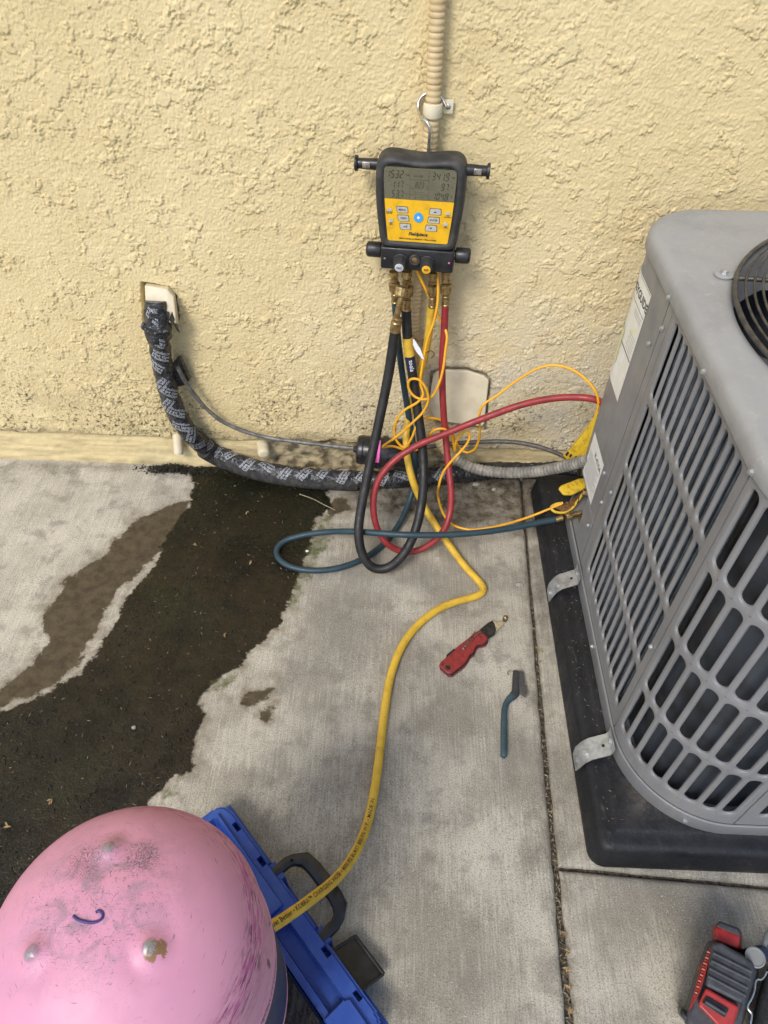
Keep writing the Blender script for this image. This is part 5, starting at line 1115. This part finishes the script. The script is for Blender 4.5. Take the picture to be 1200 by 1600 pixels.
for i in range(420):
    t = random.random(); x0 = .253+.003*t; y0 = -.592+.046*t+random.uniform(-.001, .001); z0 = random.uniform(.003, .012)
    a = random.uniform(-.6, .25)+(-.25 if t < .3 else 0); L = random.uniform(.008, .013)+(.005 if t < .35 else 0)
    d = Vector((math.cos(a), math.sin(a), random.uniform(-.25, .3))).normalized(); n_ = Vector((0, 0, 1)).cross(d).normalized()*.00035
    p = Vector((x0, y0, z0)); q = p+d*L; q.z = max(q.z, .001); b = len(v)
    v += [p-n_, p+n_, q+n_*.6, q-n_*.6, p+Vector((0, 0, .0006)), q+Vector((0, 0, .0004))]; f += [(b, b+1, b+2, b+3), (b, b+3, b+5, b+4), (b+1, b+4, b+5, b+2)]
own(tag(mk('bristles', v, f, MT['bristle'], None, None), kind='stuff'), br)
own(tube('hanging_wire', Path([(.251, -.549, .008), (.245, -.5465, .008), (.239, -.5455, .006), (.236, -.549, .005), (.238, -.553, .004)], .002), .0008, MT['bristle'], None, 6), br)

# ================================================================== cordless tool and tool pouch at the right
MT['worn_print'] = simple('worn_pale_print', (.42, .22, .17), .5)
tl = thing('cordless_tool', (0.4937, -1.0455, 0.0), 'red and black cordless power tool standing at the lower right corner', 'power tool')
def slabp(name, top, bot, mat, bev=.004, e=None):
    o = rings(name, [[Vector(p) for p in bot], [Vector(p) for p in top]], mat, None, smooth=30)
    c = [p[:2] for p in top]
    if sum(c[i][0]*c[(i+1) % len(c)][1]-c[(i+1) % len(c)][0]*c[i][1] for i in range(len(c))) < 0: o.data.flip_normals()
    b_ = o.modifiers.new('b', 'BEVEL'); b_.width = bev; b_.segments = 3
    return own(o, e or tl)
slabp('tool_body', [(0.4459, -1.0203, 0.128), (0.4577, -1.0215, 0.132), (0.4956, -1.0428, 0.132), (0.4944, -1.0539, 0.13), (0.4709, -1.0889, 0.128), (0.4623, -1.1106, 0.12), (0.436, -1.1245, 0.115), (0.4005, -1.1121, 0.105), (0.4012, -1.1, 0.105), (0.4232, -1.0545, 0.12)], [(0.4889, -0.9919, 0.02), (0.5107, -0.9944, 0.02), (0.5537, -1.0172, 0.02), (0.5508, -1.0315, 0.02), (0.5214, -1.072, 0.02), (0.5068, -1.0958, 0.02), (0.4742, -1.1118, 0.02), (0.4289, -1.0999, 0.02), (0.427, -1.087, 0.02), (0.4587, -1.0347, 0.02)], MT['tool_grey'], .007)
slabp('red_flank', [(0.4446, -1.0252, 0.13), (0.4447, -1.0303, 0.133), (0.433, -1.0505, 0.131), (0.417, -1.0783, 0.1265), (0.4062, -1.092, 0.116), (0.4033, -1.0955, 0.112), (0.4162, -1.0706, 0.118), (0.4265, -1.0494, 0.124)], [(0.4728, -1.0061, 0.06), (0.4751, -1.0139, 0.06), (0.4617, -1.036, 0.06), (0.4428, -1.0664, 0.06), (0.4272, -1.0828, 0.06), (0.4184, -1.0902, 0.06), (0.4326, -1.0624, 0.06), (0.4483, -1.0364, 0.06)], MT['tool_red'], .002)
slabp('rubber_cover', [(0.4439, -1.0244, 0.14), (0.4543, -1.0238, 0.142), (0.4887, -1.0443, 0.142), (0.4876, -1.054, 0.141), (0.4643, -1.09, 0.138), (0.423, -1.0718, 0.138)], [(0.4499, -1.0191, 0.12), (0.4639, -1.0179, 0.12), (0.5014, -1.0395, 0.12), (0.4995, -1.0504, 0.12), (0.4731, -1.0889, 0.12), (0.4272, -1.0699, 0.12)], MT['tool_grey'], .004)
for a_, b_ in [[(0.4405, -1.036, 0.1425), (0.4839, -1.0558, 0.1425)], [(0.4357, -1.0447, 0.142), (0.4798, -1.0643, 0.142)], [(0.4312, -1.0532, 0.141), (0.474, -1.0732, 0.141)], [(0.4276, -1.0616, 0.14), (0.4694, -1.0814, 0.14)]]:
    own(tube('cover_ridge', Path([Vector(a_), Vector(b_)], .01, raw=True), .0022, MT['tool_grey'], None, 8), tl)
slabp('battery_cap', [(0.461, -1.0008, 0.118), (0.4694, -0.9958, 0.118), (0.4923, -1.0035, 0.118), (0.4932, -1.0088, 0.118), (0.4871, -1.0256, 0.118), (0.4583, -1.0161, 0.118)], [(0.4877, -0.9823, 0.05), (0.4989, -0.9753, 0.05), (0.5268, -0.9842, 0.05), (0.5279, -0.9923, 0.05), (0.5204, -1.0133, 0.05), (0.4816, -1.0004, 0.05)], MT['tool_red'], .005)
slabp('cap_edge', [(0.4633, -0.9983, 0.121), (0.4697, -0.9942, 0.121), (0.4916, -1.0019, 0.121), (0.4932, -1.008, 0.121), (0.4901, -1.0096, 0.121), (0.4652, -1.0005, 0.121)], [(0.4919, -0.9805, 0.05), (0.5001, -0.9744, 0.05), (0.5264, -0.9826, 0.05), (0.5284, -0.9906, 0.05), (0.5233, -0.9925, 0.05), (0.4939, -0.9829, 0.05)], MT['tool_grey'], .002)
slabp('front_panel', [(0.4232, -1.0735, 0.136), (0.4594, -1.0925, 0.136), (0.4484, -1.1124, 0.13), (0.4312, -1.114, 0.128), (0.4096, -1.092, 0.13)], [(0.4375, -1.0668, 0.1), (0.475, -1.0865, 0.1), (0.461, -1.108, 0.1), (0.4425, -1.11, 0.1), (0.4211, -1.087, 0.1)], MT['tool_red'], .003)
slabp('vent_slot', [(0.4209, -1.0827, 0.1375), (0.4451, -1.0959, 0.1375), (0.4373, -1.1046, 0.1365), (0.4133, -1.0908, 0.1365)], [(0.4278, -1.0796, 0.12), (0.4524, -1.093, 0.12), (0.4441, -1.102, 0.12), (0.4198, -1.0881, 0.12)], MT['black_plastic'], .001)
own(tube('slot_bar', Path([(0.417, -1.0891, 0.139), (0.4382, -1.1009, 0.139)], .01, raw=True), .0022, MT['tool_grey'], None, 8), tl)
for k in range(16):
    t = k/15; q = Vector((0.4394, -1.0331, 0.1315)).lerp(Vector((0.4124, -1.0804, 0.1215)), t)
    own(rbox('vent_rib', q, (.0042-.001*t, .0014, .003), .0004, MT['worn_print'] if k % 2 == 0 else MT['tool_red'], None, (0, 0, R(-25))), tl)
slabp('foot', [(0.3991, -1.0891, 0.1), (0.4087, -1.0963, 0.1), (0.4504, -1.1268, 0.1), (0.4308, -1.139, 0.1), (0.3955, -1.0968, 0.1)], [(0.4317, -1.0728, 0.0), (0.4467, -1.0776, 0.0), (0.4958, -1.1136, 0.0), (0.47, -1.1271, 0.0), (0.4278, -1.0812, 0.0)], MT['black_plastic'], .004)
pch = thing('tool_pouch', (0.5589, -1.0586, 0.0), 'black canvas tool pouch at the right edge beside the cordless tool', 'tool pouch')
slabp('pouch_body', [(0.5338, -1.0382, 0.085), (0.5642, -1.0281, 0.085), (0.6462, -1.0402, 0.085), (0.5998, -1.1508, 0.085), (0.4728, -1.1551, 0.085), (0.4871, -1.1158, 0.085), (0.5103, -1.0753, 0.085)], [(0.5717, -1.0207, 0.0), (0.6084, -1.0064, 0.0), (0.7063, -1.0191, 0.0), (0.6513, -1.1483, 0.0), (0.5015, -1.1533, 0.0), (0.5189, -1.1043, 0.0), (0.5455, -1.0606, 0.0)], MT['bag'], .012, pch)
own(tube('wire_clip', Path([(0.5243, -1.0458, 0.1), (0.5168, -1.0529, 0.102), (0.5106, -1.0564, 0.104), (0.5057, -1.0562, 0.106), (0.5022, -1.0592, 0.106), (0.4988, -1.0671, 0.106), (0.4911, -1.0779, 0.106), (0.4836, -1.0857, 0.106), (0.4825, -1.0892, 0.106), (0.4864, -1.0937, 0.105), (0.4832, -1.1024, 0.104), (0.4781, -1.113, 0.102)], .003), .0016, MT['steel'], None, 8), pch)
hd = thing('screwdriver', (0.5362, -1.0164, 0.06), 'dark screwdriver with round grey end cap beside the red tool', 'screwdriver')
c = Vector((0.5025, -1.0353, 0.125)); dr_ = (Vector(cam.location)-c).normalized()*.55+Vector((0, 0, .6))
own(lathe('handle_grip', c-dr_.normalized()*.09, dr_, [(0, .009), (.06, .010), (.085, .0118), (.0895, .0122)], MT['black_plastic'], None, 20), hd)
own(lathe('end_cap', c, dr_, [(-.001, .0124), (.001, .0124), (.0016, .0108), (.0006, .0095)], MT['grey_disc'], None, 24), hd)
h2 = thing('socket_bit', (0.5414, -1.0015, 0.05), 'dark navy socket end behind the round grey cap', 'socket')
c = Vector((0.5138, -1.0162, 0.11)); own(lathe('socket_shell', c-Vector((0, 0, .10)), (.1, -.1, 1), [(0, .010), (.085, .0105), (.098, .0095), (.100, .0075)], MT['navy'], None, 8, smooth=25), h2)
h3 = thing('hook_tool', (0.5626, -0.9994, 0.04), 'grey curved hook end at the right edge above the pouch', 'hook')
own(tube('hook_curve', Path([(0.55, -0.995, 0.09), (0.5411, -1.0019, 0.095), (0.5352, -1.0105, 0.098), (0.5305, -1.0168, 0.098), (0.5308, -1.0223, 0.095), (0.5374, -1.024, 0.09), (0.5665, -1.0133, 0.05), (0.5911, -1.0015, 0.005)], .003), .0034, MT['grey_disc'], None, 10), h3)

# ================================================================== small debris
lv, lfc = [], []
leaf0 = None
def leaf_mesh():
    v = []; f = []
    for i in range(7):
        t = i/6; w = .0026*math.sin(math.pi*min(1, t*.9+.08)); z = .0012*math.sin(t*3)
        v += [(t*.016-.008, -w, z+w*.6), (t*.016-.008, 0, z), (t*.016-.008, w, z+w*.6)]
    for i in range(6):
        for j in range(2): f.append((i*3+j, i*3+j+1, (i+1)*3+j+1, (i+1)*3+j))
    me = bpy.data.meshes.new('dry_leaf'); me.from_pydata(v, [], f); me.materials.append(MT['leaf']); return me
LM = leaf_mesh()
spots = [[(0.2973, -0.4442, 0.002, 'curled dry leaf bit in the joint level with the red knife tip'), (0.3027, -0.4966, 0.002, 'dry leaf bit in the joint just above the wire brush head'), (0.3034, -0.5226, 0.002, 'dry leaf bit in the joint level with the wire brush head'), (0.2839, -0.9898, 0.0, 'topmost dry leaf bit in the joint left of the cordless tool'), (0.2827, -1.0115, 0.0, 'dry leaf bit second from the top in the joint left of the cordless tool'), (0.2813, -1.0341, 0.0, 'dry leaf bit in the middle of the joint left of the cordless tool'), (0.2798, -1.0568, 0.0, 'dry leaf bit second from the bottom in the joint left of the cordless tool'), (0.2779, -1.0819, 0.0, 'lowest dry leaf bit in the joint near the bottom edge'), (-0.3174, -0.4865, 0.002, 'tan dry leaf on the middle of the wet patch'), (-0.2991, -0.3001, 0.002, 'tan dry leaf on the wet patch left of the blue hose loop'), (-0.3308, -0.1505, 0.002, 'tan dry leaf on the wet patch below the taped pipe'), (-0.4286, -0.2549, 0.002, 'small tan leaf on the upper left of the wet patch'), (-0.6047, -0.8648, 0.002, 'tan dry leaf on the wet patch at the left edge'), (-0.5477, -0.8254, 0.002, 'tan dry leaf on the wet patch above the pink cylinder')]][0]
for i, (x, y, z, lb) in enumerate(spots):
    e = empty('dry_leaf', (x, y, z+.002)); tag(e, lb, 'leaf', 'dry leaf bits on the concrete')
    for k in range(3 if i % 2 else 2):
        o = bpy.data.objects.new('leaf_blade', LM); COL.objects.link(o); o.parent = e
        o.rotation_euler = (random.uniform(-.3, .3), random.uniform(-.3, .2), random.uniform(0, 6.28)); s_ = random.uniform(.4, .75); o.scale = (s_, s_, s_); o.location = (random.uniform(-.003, .003), random.uniform(-.003, .003), .0005*k)
tw = tube('twig', Path([(-0.2164, -0.086, 0.004), (-0.1812, -0.1023, 0.005), (-0.1573, -0.117, 0.004), (-0.1275, -0.1332, 0.003)], .004), .0011, MT['straw'], None, 6); tag(tw, 'pale dry twig on the wet patch right below the taped pipe', 'twig')
def stone(name, p, s, mat, label, cat):
    bm = bmesh.new(); bmesh.ops.create_icosphere(bm, subdivisions=2, radius=1)
    for v_ in bm.verts: v_.co = Vector((v_.co.x*s[0], v_.co.y*s[1], max(v_.co.z, -.4)*s[2]))*(1+random.uniform(-.14, .14))
    me = bpy.data.meshes.new(name); bm.to_mesh(me); bm.free(); o = link(name, me, mat, None, None, p); tag(o, label, cat)
for px_, s_, mt_, lb in (((0.2814, -0.331, 0.002), (.009, .006, .003), MT['pebble'], 'flat grey concrete chip beside the joint above the red knife'), ((-0.4454, -0.6884, 0.003), (.004, .0035, .003), MT['pebble'], 'small pale pebble on the lower left of the wet patch'), ((-0.1797, -0.2598, 0.002), (.004, .003, .002), MT['label'], 'tiny white pebble inside the blue hose loop'), ((0.2072, -0.032, 0.004), (.010, .006, .006), MT['pebble'], 'grey pebble at the wall base under the grey conduit'), ((0.1581, -0.0211, 0.004), (.014, .005, .004), MT['pebble'], 'long pale stone chip at the wall base right of the red hose'), ((0.2479, -0.0475, 0.004), (.006, .005, .005), MT['pebble'], 'small grey pebble in the dirt under the grey conduit')):
    stone('pebble', px_, s_, mt_, lb, 'pebble')
# litter nobody could count
def litter(name, n, place, mat, ln, wd, label, cat):
    v, f = [], []
    for i in range(n):
        x, y, z = place(); a = random.uniform(0, 6.28); L = random.uniform(*ln); w = random.uniform(*wd); t = random.uniform(-.25, .25)
        d = Vector((math.cos(a), math.sin(a), t))*L*.5; s_ = Vector((-math.sin(a), math.cos(a), random.uniform(-.4, .4)))*w*.5; p = Vector((x, y, z+abs(d.z)+.0006)); b = len(v)
        v += [p-d, p+s_, p+d, p-s_, p+Vector((0, 0, w*.5))]; f += [(b, b+1, b+4), (b+1, b+2, b+4), (b+2, b+3, b+4), (b+3, b, b+4)]
    o = mk(name, v, f, mat, None, None); tag(o, label, cat, kind='stuff'); return o
wx0, wx1 = min(p[0] for p in WET), max(p[0] for p in WET); wy0, wy1 = -1.25, -.03
def in_poly(x, y, P): return bool(poly_sdf(np.array([x]), np.array([y]), P)[0] > .006)
cand = rng.uniform((max(wx0, -.95), wy0), (wx1, wy1), (9000, 2)); cand = cand[poly_sdf(cand[:, 0], cand[:, 1], WET) > .008]; ci = [0]
def wetp():
    ci[0] = (ci[0]+1) % len(cand); return cand[ci[0]][0], cand[ci[0]][1], 0.
litter('leaf_litter', 1500, wetp, MT['moss'], (.003, .011), (.0015, .005), 'dark rotted leaf litter scattered over the wet patch', 'leaf litter')
litter('leaf_litter', 330, wetp, MT['straw'], (.002, .010), (.0007, .0018), 'pale straw bits scattered over the wet patch', 'leaf litter')
def basep():
    x = random.uniform(-.08, .40); return x, random.triangular(-.17, -.012, -.05), 0.
litter('leaf_litter', 420, basep, MT['moss'], (.002, .006), (.001, .0025), 'dark debris along the wall base under the conduit', 'leaf litter')
litter('leaf_litter', 130, basep, MT['straw'], (.003, .010), (.0006, .0016), 'pale straw bits along the wall base under the conduit', 'leaf litter')
def jointp():
    y = -random.triangular(.2, 1.35, 1.1); return seam_x(y)+random.gauss(0, .003), y, -.007
litter('leaf_litter', 230, jointp, MT['straw'], (.004, .013), (.0007, .0022), 'dry straw and crumbs packed in the slab joint', 'leaf litter')
def padp():
    t = random.random(); return random.uniform(.345, .385), random.uniform(-.86, -.1), .0625
litter('leaf_litter', 120, padp, MT['straw'], (.002, .008), (.0004, .001), 'pale straw bits on the left edge of the black pad', 'leaf litter')
def mossp():
    a = random.gauss(0, 1); return -.535+.032*a, random.triangular(-.035, .0, -.012), random.uniform(0, .012)*max(0, 1-abs(a)*.5)
litter('moss_clump', 900, mossp, MT['moss'], (.003, .009), (.002, .005), 'dark moss clump at the wall base left of the taped pipe', 'moss')
def mossq():
    return random.uniform(-.50, -.33), random.triangular(-.03, .0, -.01), random.uniform(0, .004)
litter('moss_clump', 350, mossq, MT['moss'], (.003, .009), (.002, .004), 'thin dark moss along the wall base behind the taped pipe', 'moss')
